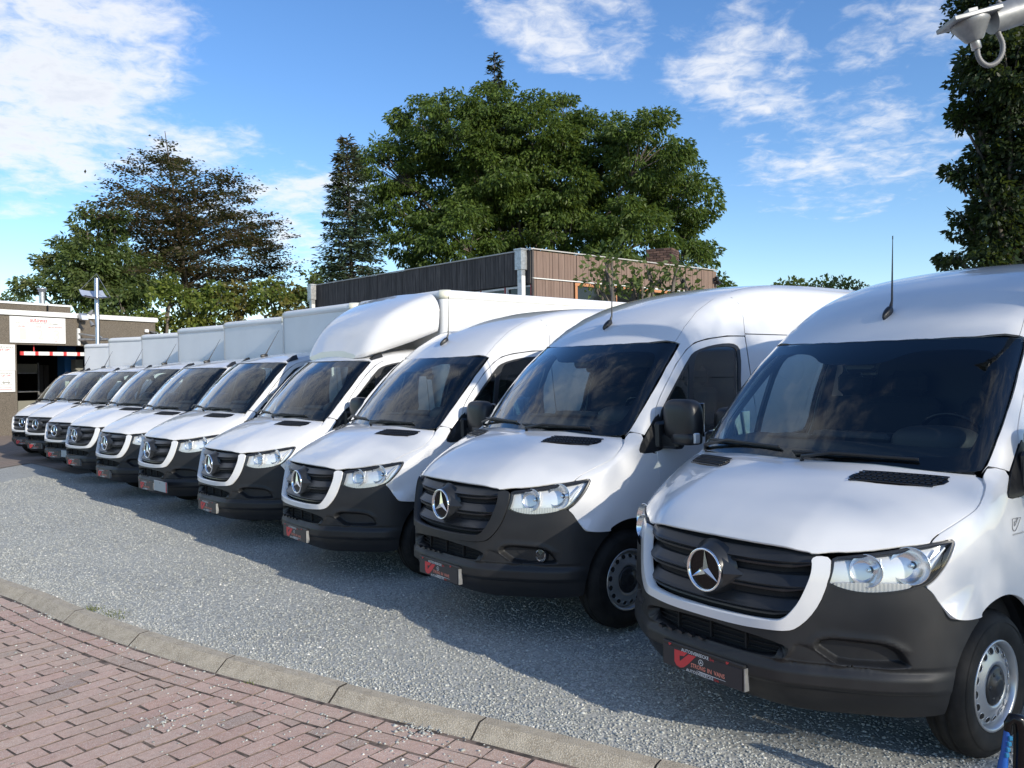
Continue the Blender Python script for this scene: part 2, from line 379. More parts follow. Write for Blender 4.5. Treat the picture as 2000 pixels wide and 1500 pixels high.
def panel(poly, mode, field, res=.03, off=0., gap=.0025, skirt=.014, holes=(), ch=1, chh=1, disp=None, extra=None, param=False, hgap=0., hskirt=None):
    tp, rf, = MODES[mode]
    U = np.array(poly, float) if param else tp(P3(poly))
    U = chaikin(U, ch) if ch else U
    if gap: U = inset(U, gap)
    loops = [subdiv(U, res)]
    for h in holes:
        hu = np.array(h, float) if param else tp(P3(h)); hu = chaikin(hu, chh) if chh else hu
        if hgap: hu = inset(hu, -hgap)
        loops.append(subdiv(hu, res))
    lo, hi = loops[0].min(0), loops[0].max(0)
    gx = np.arange(lo[0]+res*.37, hi[0], res); gy = np.arange(lo[1]+res*.41, hi[1], res)
    G = np.stack(np.meshgrid(gx, gy), -1).reshape(-1, 2); G[:, 0] += (np.round((G[:, 1]-lo[1])/res).astype(int) % 2)*res*.5
    if extra is not None:
        far = np.ones(len(G), bool)
        for c in np.array_split(extra, max(1, len(extra)//400)): far &= (((G[:, None]-c[None])**2).sum(2).min(1) > (.75*res)**2)
        G = np.vstack([G[far], extra])
    k = inside(G, loops[0])
    for h in loops[1:]: k &= ~inside(G, h)
    G = G[k]
    for l in loops: G = G[dist_poly(G, l) > res*.4]
    pts = []; edges = []; rings = []
    for l in loops:
        s = len(pts); n = len(l); pts += [tuple(q) for q in l]; edges += [(s+i, s+(i+1) % n) for i in range(n)]; rings.append((s, n))
    pts += [tuple(q) for q in G]
    v2, _, f2, ov, _, _ = delaunay_2d_cdt([Vector((float(a), float(b))) for a, b in pts], edges, [], 1, 1e-6)
    V2 = np.array([tuple(v) for v in v2]); F = np.array([tuple(f) for f in f2 if len(f) == 3])
    c = V2[F].mean(1); keep = inside(c, loops[0])
    for h in loops[1:]: keep &= ~inside(c, h)
    F = F[keep]
    o, d, L = rf(V2); P = cast(field, o, d, L); Nn = grad(field, P)
    dd = off+(disp(P, V2) if disp is not None else 0.)
    P = P+Nn*(dd[:, None] if isinstance(dd, np.ndarray) else dd)
    if disp is not None:      # normals from the displaced shape
        acc = np.zeros_like(P); fn = np.cross(P[F[:, 1]]-P[F[:, 0]], P[F[:, 2]]-P[F[:, 0]])
        sg = np.sign((fn*Nn[F[:, 0]]).sum(1)); fn *= sg[:, None]
        for q in range(3): np.add.at(acc, F[:, q], fn)
        Nn = acc/np.maximum(np.linalg.norm(acc, axis=1, keepdims=True), 1e-12)
    fn = np.cross(P[F[:, 1]]-P[F[:, 0]], P[F[:, 2]]-P[F[:, 0]]); flip = (fn*Nn[F[:, 0]]).sum(1) < 0
    F[flip] = F[flip][:, ::-1]
    Fl = [tuple(f) for f in F]; Vl = P; Nl = Nn
    if skirt:
        remap = {}
        for i, l in enumerate(ov):
            for q in l: remap[q] = i
        cen = P.mean(0)
        for li, (s, n) in enumerate(rings):
            ids = [remap.get(s+i) for i in range(n)]
            if any(q is None for q in ids): continue
            sk = skirt if li == 0 or hskirt is None else hskirt
            top = P[ids]; nn = Nn[ids]; tg = np.roll(top, -1, 0)-np.roll(top, 1, 0); lat = np.cross(tg, nn)
            lat /= np.maximum(np.linalg.norm(lat, axis=1, keepdims=True), 1e-9)
            if (area(loops[li]) < 0) ^ (li > 0): lat = -lat
            b = len(Vl); r_ = min(.003, sk*.3)
            Vl = np.vstack([Vl, top, top-nn*r_+lat*.0008, top-nn*sk]); nm = (nn+lat); nm /= np.maximum(np.linalg.norm(nm, axis=1, keepdims=True), 1e-9)
            Nl = np.vstack([Nl, nn, nm, lat])
            for rr in range(2):
                for i in range(n):
                    j = (i+1) % n; q = (b+rr*n+i, b+(rr+1)*n+i, b+(rr+1)*n+j, b+rr*n+j)
                    A = Vl[q[1]]-Vl[q[0]]; B = Vl[q[3]]-Vl[q[0]]
                    if np.cross(A, B)@lat[i] < 0: q = q[::-1]
                    Fl.append(q)
    return Vl, Fl, Nl
def mir(g): V, F, Nn = g; s = np.array((-1, 1, 1.)); return V*s, [f[::-1] for f in F], Nn*s
def join(*gs):
    V = []; F = []; Nn = []; M = []; o = 0
    for g in gs:
        m = 0
        if len(g) == 4: m = g[3]
        V.append(g[0]); Nn.append(g[2]); F += [tuple(i+o for i in f) for f in g[1]]; M += [m]*len(g[1]); o += len(g[0])
    return np.vstack(V), F, np.vstack(Nn), M
def pm(name, g, mats):
    return mesh_from(name, g[0], g[1], mats, g[3] if len(g) > 3 else None, True, g[2])
def mx(pts): return [(-x, y, z) for x, y, z in pts]
def yz(pts): return [(1., y, z) for y, z in pts]
def surf(field, mode, pts):       # 3-D points on the surface for parameters
    u = np.array(pts, float); o, d, L = MODES[mode][1](u); p = cast(field, o, d, L); return p, grad(field, p)

# ---- outlines, metres, van-local: x to the van's left, y backwards from the badge, z up
HEADL = [(.600,.193,1.011),(.658,.24,1.022),(.756,.33,1.042),(.843,.434,1.066),(.892,.508,1.081),(.944,.603,1.093),(.951,.609,1.082),(.953,.594,1.058),(.952,.56,1.011),(.945,.527,.973),(.931,.489,.934),(.918,.461,.91),(.903,.436,.896),(.884,.41,.886),(.862,.38,.873),(.809,.32,.86),(.738,.258,.852),(.686,.218,.856),(.64,.186,.868),(.603,.162,.884),(.594,.155,.888),(.600,.165,.921),(.603,.178,.958),(.602,.185,.985)]
HF = [(.15,.071,1.045),(.269,.077,1.044),(.40,.098,1.038),(.448,.112,1.035),(.482,.127,1.03),(.507,.140,1.021),(.527,.146,1.012)]
_sm = [(.528,1.097),(.566,1.12),(.642,1.152),(.742,1.191),(.801,1.213),(.838,1.235),(.860,1.253),(.940,1.311),(.994,1.352)]
_sp, _ = surf(fieldL, 'side', _sm)
HSIDE = [(.597,.207,1.02),(.658,.252,1.03),(.756,.342,1.05),(.843,.445,1.074),(.889,.508,1.086)]+[(float(p[0])-.001, float(p[1])-.001, float(p[2])) for p in _sp]
HREAR = [(.87,.998,1.36),(.80,.955,1.35),(.66,.90,1.36),(.44,.858,1.38),(.22,.825,1.38),(0,.815,1.38)]
half = [(0,.068,1.045)]+HF+HSIDE+HREAR
BONNET = half+mx(half[1:-1][::-1])
SURR_O = [(0,0,.645),(.21,-.008,.646),(.372,.015,.656),(.458,.046,.664),(.492,.068,.681),(.536,.1,.733),(.571,.13,.802),(.590,.156,.879),(.592,.16,.90),(.597,.172,.93),(.598,.178,.96),(.596,.186,1.006),(.55,.155,1.012)]
SURR_I = [(0,0,.684),(.209,-.006,.687),(.32,.007,.692),(.405,.029,.70),(.44,.04,.715),(.467,.057,.748),(.497,.079,.8),(.521,.103,.873),(.533,.12,.925),(.535,.131,.972),(.528,.134,.998)]
G_TOP = [(.50,.13,1.022),(.448,.112,1.031),(.269,.077,1.040),(0,.068,1.041)]
surr_half = SURR_O+SURR_I[::-1]           # U-shaped band
SURR = SURR_O+SURR_I[::-1]+mx(SURR_I[1:])+mx(SURR_O[:0:-1])
GRILLE = SURR_I+G_TOP[:-1]+[G_TOP[-1]]+mx(G_TOP[:-1][::-1])+mx(SURR_I[1:][::-1])
VEDGE = [(.903,.436,.893),(.922,.462,.867),(.934,.482,.834),(.958,.507,.789),(.98,.522,.761),(.993,.541,.745),(1.004,.575,.736),(1.01,.651,.726),(1.01,.748,.72)]
ARCH_F = [(1.009,.685,.675),(1.008,.640,.63),(1.006,.598,.58),(1.003,.565,.52),(.995,.545,.45),(.985,.535,.40),(.97,.535,.33),(.95,.54,.285)]
BLOW = [(.90,.36,.262),(.80,.24,.262),(.6,.1,.255),(.3,.02,.25),(0,0,.25)]
HB_ = [(p[0], p[1], p[2]) for p in HEADL[12:21]]
bump_half = [(0,0,.642),(.21,-.008,.643),(.372,.015,.653),(.46,.046,.660),(.498,.068,.678),(.541,.1,.733),(.576,.13,.802),(.592,.156,.876)]+HB_[::-1]+VEDGE+ARCH_F+BLOW
BUMPER = bump_half+mx(bump_half[1:-1][::-1])
INTK = [(0,-.013,.628),(.21,-.008,.620),(.373,.014,.608),(.455,.05,.588),(.462,.044,.55),(.43,.015,.518),(.27,-.012,.517),(0,-.015,.517)]
INTAKE = INTK+mx(INTK[1:-1][::-1])
POCKET = [(.582,.127,.649),(.718,.222,.645),(.794,.26,.641),(.844,.273,.632),(.912,.286,.605),(.950,.298,.557),(.955,.306,.530),(.911,.22,.523),(.69,.102,.517),(.612,.111,.552),(.547,.098,.594)]
FIN = [(.486,.06,.612),(.547,.098,.597),(.612,.111,.553),(.69,.102,.517),(.43,.013,.517),(.47,.044,.555)]
ARCHC = (.942, .354)
def arcpts(r, a0, a1, n): return [(ARCHC[0]+r*math.cos(R(a0+(a1-a0)*i/n)), ARCHC[1]+r*math.sin(R(a0+(a1-a0)*i/n))) for i in range(n+1)]
FENDER = [(.515,1.082),(.530,1.095),(.568,1.118),(.644,1.150),(.744,1.189),(.803,1.211),(.841,1.233),(.864,1.251),(.943,1.309),(.998,1.354),(1.042,1.393),(1.13,1.366),(1.05,1.28),(1.055,1.238),(1.226,1.238),(1.228,1.176),(1.23,1.039),(1.235,.9),(1.26,.72)]+arcpts(.44,40,118,12)+[(.748,.724),(.651,.730),(.575,.740),(.541,.749),(.522,.765),(.507,.793),(.482,.838),(.464,.869),(.440,.893),(.466,.908),(.494,.933),(.532,.972),(.565,1.010),(.599,1.056),(.614,1.081),(.604,1.098),(.56,1.09)]
WSL = [(.883,.997,1.362),(.895,1.037,1.397),(.893,1.15,1.52),(.887,1.272,1.649),(.858,1.472,1.853),(.812,1.68,2.035),(.79,1.66,2.049)]
wsh = [(0,1,1.372),(.30,1,1.372),(.66,1,1.362)]+WSL+[(.40,1,2.056),(0,1,2.058)]
WSCREEN = wsh+mx(wsh[1:-1][::-1])
wsi = [(0,1,1.435),(.45,1,1.43),(.74,1,1.43),(.815,1,1.46),(.828,1,1.56),(.80,1,1.80),(.765,1,1.93),(.70,1,1.985),(.42,1,1.99),(.30,1,1.97),(.20,1,1.915),(0,1,1.91)]
WSIN = wsi+mx(wsi[1:-1][::-1])
SEAM = [(2.462,2.113),(2.23,2.110),(1.969,2.081),(1.818,2.050),(1.712,1.997),(1.568,1.886),(1.418,1.733),(1.332,1.636),(1.278,1.562),(1.259,1.50),(1.13,1.368)]
DOOR = [(1.264,1.495),(1.283,1.557),(1.337,1.631),(1.423,1.727),(1.573,1.88),(1.717,1.991),(1.82,2.044),(1.969,2.075),(2.23,2.104),(2.43,2.107),(2.459,2.107),(2.456,2.07),(2.434,1.78),(2.42,1.2),(2.41,.42),(1.47,.42),(1.40,.54),(1.29,.72),(1.238,.9),(1.233,1.039),(1.231,1.176),(1.229,1.243)]
WFRAME = [(2.285,1.674),(2.379,1.983),(2.335,2.042),(2.214,2.051),(2.018,2.031),(1.822,1.988),(1.725,1.938),(1.439,1.661),(1.285,1.500),(1.25,1.27),(1.45,1.285),(1.667,1.325),(1.891,1.377),(2.15,1.398),(2.27,1.415)]
MGLASS = [(1.79,1.955),(1.95,2.002),(2.143,2.024),(2.285,2.024),(2.345,1.985),(2.255,1.67),(2.24,1.445),(2.12,1.425),(1.89,1.405),(1.70,1.36),(1.65,1.35),(1.69,1.60)]
QGLASS = [(1.722,1.888),(1.69,1.872),(1.45,1.645),(1.315,1.49),(1.295,1.315),(1.45,1.315),(1.60,1.345),(1.645,1.60)]
SAIL = [(1.254,1.486),(1.052,1.275),(1.058,1.243),(1.226,1.243),(1.30,1.262),(1.30,1.52)]
def stepf(a, b, v): t = np.clip((v-a)/(b-a), 0, 1); return t*t*(3-2*t)
_pk = chaikin(MODES['cyl'][0](P3(POCKET)), 1); _fn = chaikin(MODES['cyl'][0](P3(FIN)), 1)
def bdisp(P, U):
    u = U.copy(); u[:, 0] = np.abs(u[:, 0]); z = P[:, 2]; d = np.zeros(len(P))
    ed = stepf(.99, .90, np.abs(P[:, 0]))
    band = stepf(.405, .415, z)*stepf(.521, .514, z)
    d += ed*.012*band - ed*.026*np.clip((z-.478)/.036, 0, 1)*stepf(.521, .515, z)
    d -= ed*.016*stepf(.410, .392, z)
    pk = inside(u, _pk); dd = dist_poly(u, _pk); d -= np.where(pk, .050*stepf(.0, .022, dd), 0)
    fn = inside(u, _fn); dd = dist_poly(u, _fn); d -= np.where(fn, .007*stepf(.0, .006, dd), 0)
    d += .006*stepf(.04, .0, np.where(pk, 9, dist_poly(u, _pk)))*(u[:, 1] > .6)
    return d
# ---------------------------------------------------------------- cab parts, built once and shared
class Kit(list):
    def put(s, name, me, parent=None, **kw): s.append((name, me, parent, kw)); return len(s)-1
common, vanonly, truckonly = Kit(), Kit(), Kit()
pm_ = pm
bon = panel(BONNET, 'top', fieldL, .032, gap=0, skirt=.018)
common.put('bonnet', pm('bonnet', bon, PAINT))
def vent_mesh(sg):
    q = [(.397, .592), (.403, .735), (.815, .905), (.79, .762)]
    q = [(a*sg, b) for a, b in q]
    g1 = panel(q, 'top', fieldL, .02, off=.004, gap=.0, ch=2, skirt=.01, param=True)
    m = MB()
    g = [g1]
    for i in range(3):           # rows of small louvre teeth
        t = .22+.28*i
        for k in range(15):
            u = .06+.88*k/14; a = Vector(q[0]).lerp(Vector(q[1]), t); b = Vector(q[3]).lerp(Vector(q[2]), t); p = a.lerp(b, u)
            P, n = surf(fieldL, 'top', [tuple(p)]); n = Vector(n[0]); T = Matrix.Translation(Vector(P[0])+n*.004) @ n.to_track_quat('Z', 'Y').to_matrix().to_4x4()
            m.box((0, 0, .003), (.018, .010, .006), 1, T=T)
    for t in (.08, .36, .64, .92):
        a = Vector(q[0]).lerp(Vector(q[1]), t); b = Vector(q[3]).lerp(Vector(q[2]), t)
        P, n = surf(fieldL, 'top', [tuple(a.lerp(b, u)) for u in np.linspace(.05, .95, 8)])
        m.tube([Vector(p)+Vector(k)*.006 for p, k in zip(P, n)], .004, 6, 1)
    g2 = (np.array(m.V), m.F, np.tile((0, -.2, .98), (len(m.V), 1)), 1)
    G = join(g1, g2); return mesh_from('bonnet_vent', G[0], G[1], [GLOSS, BLACKP], G[3], None)
for sg in (1, -1): common.put('bonnet_vent', vent_mesh(sg))
fen = panel(yz(FENDER), 'side', fieldB, .03, gap=.0015, skirt=.03)
back = panel(yz([(y-.02, z+.03) for y, z in _sm[1:]]+[(y+.03, z-.03) for y, z in _sm[1:][::-1]]), 'side', fieldL, .03, off=-.010, gap=0, skirt=0, ch=0)
fen = join(fen, back)[:3]
common.put('fender', pm('fender', fen, PAINT)); common.put('fender', pm('fender', mir(fen), PAINT))
bmp = panel(BUMPER, 'cyl', fieldL, .0115, gap=.0015, skirt=.03, holes=[INTAKE], disp=bdisp, hskirt=.07, extra=np.vstack([np.vstack([subdiv(inset(q, dd), .008)*np.array((sx, 1)) for dd in (-.003, .003, .009, .015, .021, .027)]) for q in (_pk, _fn) for sx in (1, -1)]))
common.put('bumper', pm('bumper', bmp, PLASTIC))
# intake grille behind the opening
m = MB()
V, F, _ = panel(INTAKE, 'cyl', fieldL, .05, off=-.085, gap=-.02, skirt=0); m.add(V, F, 0)
for i, z in enumerate((.535, .56, .585, .61)):
    m.tube([(x, float(fx(abs(x)))+.055, z) for x in np.linspace(-.42, .42, 9)], .004, 6, 0)
for x in (-.22, 0, .22): m.box((x, .05, .575), (.01, .02, .11), 0)
for k in range(5): m.box((-.30+.07*k, .0, .520), (.028, .03, .012), 1, ry=.25)
common.put('intake_grille', m.mesh('intake_grille', [DARK, SLAT]))
SURR_IDX = common.put('grille_surround', pm('grille_surround', panel(SURR, 'cyl', fieldL, .022, off=.012, gap=0, skirt=.055), PAINT))
m = MB(); V, F, _ = panel(GRILLE, 'cyl', fieldL, .06, off=-.075, gap=-.01, skirt=0); m.add(V, F, 0)
gi = common.put('grille', m.mesh('grille', [DARK]))
for z0, w, dip in ((.978, .535, .017), (.863, .515, .014), (.748, .462, .016)):
    m = MB(); sec = [(.085, .074), (.040, .048), (.010, .013), (-.002, .002), (.004, -.006), (.012, -.010), (.004, -.016), (.006, -.026), (.020, -.030), (.085, -.032)]
    V = []; xs = np.linspace(-w, w, 33)
    for x in xs:
        zz = z0-dip*(1-(x/w)**2); yy = float(fx(abs(x)))+float(gz(np.array(z0)))+.030
        e = min(1, (w-abs(x))/.09)        # lip fades into the flat end of the slat
        for a, b in sec: V.append((x, yy+a*(1 if a > .02 else (e*.9+.1))+(1-e)*.006, zz+b*(1 if b > .02 else .35+.65*e)))
    n = len(sec)
    for j in range(n-1): m.add([q for i in range(len(xs)) for q in (V[i*n+j], V[i*n+j+1])], [(2*i, 2*i+1, 2*i+3, 2*i+2) for i in range(len(xs)-1)], 0, True)
    common.put('slat', m.mesh('slat', [SLAT]), gi)
# three-pointed emblem on its pod
m = MB(); T0 = Matrix.Translation((0, 0, .873))
m.lathe([(.150, .075), (.128, .045), (.116, .012), (.110, .0)], 40, 0, 'Y', T0)
m.lathe([(.0, .004), (.098, .004)], 40, 1, 'Y', T0)
m.lathe([(.109, .004), (.111, -.006), (.107, -.013), (.100, -.010), (.097, .003)], 48, 2, 'Y', T0)
for k in range(3):
    a = R(90+120*k); d = Vector((math.cos(a), 0, math.sin(a))); s_ = Vector((-d.z, 0, d.x)); b = .019
    c = Vector((0, -.014, 0)); l1 = d.copy(); 
    r60 = Vector((math.cos(a+R(60)), 0, math.sin(a+R(60))))*.022; l60 = Vector((math.cos(a-R(60)), 0, math.sin(a-R(60))))*.022
    m.add([c, r60+Vector((0, .003, 0)), d*.100+Vector((0, -.002, 0)), l60+Vector((0, .003, 0))], [(0, 1, 2), (0, 2, 3)], 2, False, T0)
for sx in (-1, 1):
    m.add([(sx*.095, .02, .075), (sx*.205, .062, 0), (sx*.095, .02, -.075), (sx*.118, -.002, .0)], [(0, 1, 3), (1, 2, 3)], 0, False, T0)
common.put('badge', m.mesh('badge', [SLAT, GLOSS, CHROME]))
# headlights
INDM = mat('indicator_lens', (.55, .56, .57), .2, .3)
def headlight(sg):
    f = (lambda g: g) if sg > 0 else mir
    U = chaikin(MODES['cyl'][0](P3(HEADL)), 1); inn = inset(U, .008)
    bowl = panel(U, 'cyl', fieldL, .03, off=-.05, gap=0, skirt=0, ch=0, param=True)
    rim = panel(U, 'cyl', fieldL, .02, off=-.001, gap=.0, skirt=.055, ch=0, param=True, holes=[inn], chh=0, hskirt=.05)
    G = join(f(bowl), (*f(rim), 1)); h = common.put('headlight', pm('headlight', G, [HOUSE, BLACKP]))
    lens = panel(U, 'cyl', fieldL, .03, off=.0, gap=.006, skirt=0, ch=0, param=True)
    common.put('lens', pm('lens', f(lens), LENS), h)
    for c, r, ln in (((.715, .275, .958), .074, .062), ((.855, .405, .985), .084, .066)):
        m = MB(); P, n = surf(fieldL, 'cyl', MODES['cyl'][0](P3([c]))); n = Vector(n[0]); ax = (n*.55+Vector((.0, -1, .02))).normalized()
        T = Matrix.Translation(Vector(P[0])-n*.014) @ ax.to_track_quat('Z', 'Y').to_matrix().to_4x4()
        m.lathe([(r*1.0, 0), (r*.90, -.012), (r*.72, -.026), (r*.45, -.040), (r*.2, -.047), (.0, -.049)], 28, 0, 'Z', T)
        m.lathe([(r*1.03, -.003), (r*1.0, .0), (r*.98, -.004)], 28, 0, 'Z', T)
        m.lathe([(.0, -.020), (.008, -.024), (.012, -.036), (.014, -.048)], 12, 1, 'Z', T); m.lathe([(.019, -.047), (.017, -.042), (.013, -.046)], 12, 2, 'Z', T)
        me = m.mesh('reflector', [REFL, CHROME, BLACKP])
        if sg < 0:
            me.transform(Matrix.Scale(-1, 4, (1, 0, 0))); me.flip_normals()
        common.put('reflector', me, h)
    ind = [(.612,.17,.893),(.66,.2,.898),(.74,.26,.903),(.82,.335,.905),(.88,.405,.902),(.862,.38,.880),(.809,.32,.867),(.738,.258,.859),(.686,.218,.863),(.64,.186,.875)]
    rib = lambda P, U_: .0018*np.sin(U_[:, 0]*2*np.pi/.016)
    g = panel(ind, 'cyl', fieldL, .0065, off=-.02, gap=0, skirt=.02, disp=rib); common.put('indicator', pm('indicator', f(g), [INDM]), h)
    # bright fin and brow between the two bowls
    m = MB()
    for a, b, c, w in (((.752, .315, .915), (.764, .31, .955), (.758, .325, 1.01), .010), ((.885, .47, .945), (.905, .50, 1.0), (.93, .56, 1.06), .014)):
        m.tube([a, b, c], [w, w*.8, w*.4], 8, 0)
    me = m.mesh('lamp_fin', [HOUSE])
    if sg < 0: me.transform(Matrix.Scale(-1, 4, (1, 0, 0))); me.flip_normals()
    common.put('lamp_fin', me, h)
headlight(1); headlight(-1)
# windscreen with its printed black border
ws = panel(WSCREEN, 'ws', fieldU, .05, gap=.003, skirt=.006, ch=1)
wi = common.put('windscreen', pm('windscreen', ws, GLASS))
frit = panel(WSCREEN, 'ws', fieldU, .04, off=-.006, gap=.006, skirt=0, holes=[WSIN], chh=2)
common.put('glass_border', pm('glass_border', frit, GLOSS), wi)
m = MB(); m.box((0, 1.43, 1.905), (.20, .07, .10), 0, rx=R(-45), bev=.02); m.box((0, 1.50, 1.86), (.10, .06, .07), 0, bev=.02); m.lathe([(.0, 0), (.012, 0), (.012, .01)], 12, 1, 'Y', Matrix.Translation((.0, 1.385, 1.90)))
common.put('camera_pod', m.mesh('camera_pod', [BLACKP, GLOSS]), wi)
# doors, frames, panes
def both(fn):
    for sg in (1, -1): fn((lambda g: g) if sg > 0 else mir, sg)
def door(f, sg):
    d = panel(yz(DOOR), 'side', fieldB, .05, gap=.0025, skirt=.03, holes=[yz(WFRAME)], hskirt=.03)
    di = common.put('door', pm('door', f(d), PAINT))
    fr = panel(yz(WFRAME), 'side', fieldB, .03, off=-.004, gap=.001, skirt=.02, holes=[yz(MGLASS), yz(QGLASS)], chh=2, hskirt=.02)
    common.put('window_frame', pm('window_frame', f(fr), BLACKP), di)
    for q in (MGLASS, QGLASS): common.put('window_pane', pm('window_pane', f(panel(yz(q), 'side', fieldB, .08, off=-.012, gap=-.006, skirt=0, ch=2)), SGLASS), di)
    li = panel(yz(DOOR), 'side', fieldB, .09, off=-.05, gap=.0, skirt=0, holes=[yz(WFRAME)])
    common.put('door_lining', pm('door_lining', f(li), INTER), di)
    m = MB(); m.box((sg*1.0, 2.22, 1.14), (.03, .22, .035), 0, bev=.012); m.box((sg*.988, 2.22, 1.14), (.02, .26, .07), 1, bev=.01)
    common.put('door_handle', m.mesh('door_handle', [BLACKP, BLACKP]), di)
both(door)
def superell(c, a, e1, e2, n=20, mm=28):
    V = []; Fs = []; pw = lambda v, e: math.copysign(abs(v)**e, v)
    for i in range(n+1):
        t = -math.pi/2+math.pi*i/n
        for k in range(mm):
            p = 2*math.pi*k/mm
            V.append((c[0]+a[0]*pw(math.cos(t), e1)*pw(math.cos(p), e2), c[1]+a[1]*pw(math.cos(t), e1)*pw(math.sin(p), e2), c[2]+a[2]*pw(math.sin(t), e1)))
    for i in range(n):
        for k in range(mm): Fs.append((i*mm+k, i*mm+(k+1) % mm, (i+1)*mm+(k+1) % mm, (i+1)*mm+k))
    return V, Fs
def mirror_(f, sg):
    sail = panel(yz(SAIL), 'side', fieldB, .05, off=.006, gap=.0, skirt=.02, ch=1)
    m = MB(); V, F, _ = sail
    if sg > 0: m.add(V, F, 0)
    V, F = superell((1.165, 1.315, 1.475), (.150, .085, .150), .55, .6); V = [(x+(z-1.475)*-.06, y, z) for x, y, z in V]; m.add(V, F, 0, True)
    V, F = superell((1.21, 1.30, 1.345), (.105, .075, .045), .45, .5, 10, 20); m.add(V, F, 0, True)
    m.box((1.04, 1.31, 1.322), (.22, .10, .115), 0, bev=.02); m.box((.985, 1.27, 1.36), (.05, .12, .20), 0, bev=.02)
    me = m.mesh('door_mirror', [BLACKP])
    g = MB(); g.box((1.165, 1.402, 1.475), (.24, .006, .24), 0, bev=.002)
    ind = MB(); ind.box((1.312, 1.285, 1.352), (.022, .06, .075), 0, bev=.008)
    ms = [me, g.mesh('mirror_glass', [CHROME]), ind.mesh('mirror_indicator', [HOUSE])]
    if sg < 0:      # the far-side mirrors are folded back along the doors
        for q in ms: q.transform(Matrix.Translation((-1.0, 1.33, 0)) @ Matrix.Rotation(R(-76), 4, 'Z') @ Matrix.Translation((1.0, -1.33, 0)) @ Matrix.Scale(-1, 4, (1, 0, 0))); q.flip_normals()
        s_ = MB(); V, F, _ = mir(sail); s_.add(V, F, 0); ms[0].transform(Matrix.Translation((0, 0, 0)))
    i = common.put('door_mirror', ms[0]); common.put('mirror_glass', ms[1], i); common.put('mirror_indicator', ms[2], i)
both(mirror_)
def wiper(pts, piv):
    m = MB(); P, n = surf(fieldU, 'ws', [(x, z) for x, z in pts]); q = [Vector(a)+Vector(b)*.022 for a, b in zip(P, n)]
    m.tube(q, .007, 6, 0); m.tube([p-Vector(k)*.012 for p, k in zip(q, n)], .005, 5, 0)
    k = len(q)//2; m.tube([Vector(piv), Vector(piv)+Vector((.02, -.03, .03)), q[k-1]+Vector((0, -.014, .006)), q[k]], [.014, .011, .009, .007], 7, 0)
    common.put('wiper', m.mesh('wiper', [BLACKP]))
wiper([(-.80, 1.425), (-.6, 1.43), (-.38, 1.43), (-.16, 1.425)], (-.86, 1.0, 1.37)); wiper([(-.05, 1.405), (.2, 1.41), (.42, 1.41), (.62, 1.405)], (.02, .79, 1.37))
# roof panels (high roof / low cab roof)
def crease_pts(ft, ys):
    out = []
    for y, x in ys:
        p, _ = surf(ft, 'top', [(x, y)]); out.append(tuple(p[0]))
    return out
WTOP = [(0, 1.452, 2.062), (.2, 1.462, 2.062), (.40, 1.497, 2.06), (.60, 1.56, 2.058), (.786, 1.66, 2.053)]
def arcp(p): return tuple(MODES['arc'][0](P3([p]))[0])
def roof(ft, ys, yend):
    cr_ = crease_pts(ft, ys); h = WTOP+cr_[1:]
    back = [(0, yend, 2.6)]
    pol = h+[(cr_[-1][0], yend, cr_[-1][2])]+[(-cr_[-1][0], yend, cr_[-1][2])]+mx(h[1:][::-1])
    return panel(pol, 'arc', ft, .05, gap=.0008, skirt=.012, ch=0), cr_
CY2 = [(1.66, .786), (1.81, .752), (2.005, .705), (2.25, .66), (2.60, .625), (3.2, .605), (5.85, .60)]
r2, c2 = roof(fieldU, CY2, 5.86)
def Wx(pts): return [(float(W(np.array(z))), y, z) for y, z in pts]
pil_low = [(.893, 1.0, 1.366)]
def pillar(cr_, rear):
    return [(p[0], p[1]+.004, p[2]) for p in WSL[:-1]]+cr_+rear+Wx(SEAM)+[(.90, 1.042, 1.394)]
k5 = [i for i, q in enumerate(CY2) if q[0] <= 2.3]
p_at, _ = surf(fieldU, 'top', [(.641, 2.42)])
pil2 = panel(pillar([c2[i] for i in k5]+[tuple(p_at[0])], [(.77, 2.475, 2.40), (.80, 2.482, 2.267)]), 'arc', fieldU, .035, gap=.0008, skirt=.012, ch=0)
rs2 = panel([tuple(p_at[0])]+c2[4:]+[(.60, 5.86, c2[-1][2]), (.83, 5.86, 2.132), (.829, 4, 2.132), (.829, 2.468, 2.130), (.80, 2.484, 2.267), (.77, 2.477, 2.40)], 'arc', fieldU, .06, gap=.0015, skirt=.012, ch=0)
vanonly.put('roof', pm('roof', join(r2, pil2, mir(pil2), rs2, mir(rs2)), PAINT))
CY1 = [(1.66, .786), (1.81, .775), (2.1, .765), (2.5, .76)]
r1, c1 = roof(fieldU1, CY1, 2.52)
pil1 = panel(pillar(c1, [(.80, 2.52, 2.19), (.828, 2.52, 2.13)]), 'arc', fieldU1, .035, gap=.0008, skirt=.012, ch=0)
truckonly.put('cab_roof', pm('cab_roof', join(r1, pil1, mir(pil1)), PAINT))
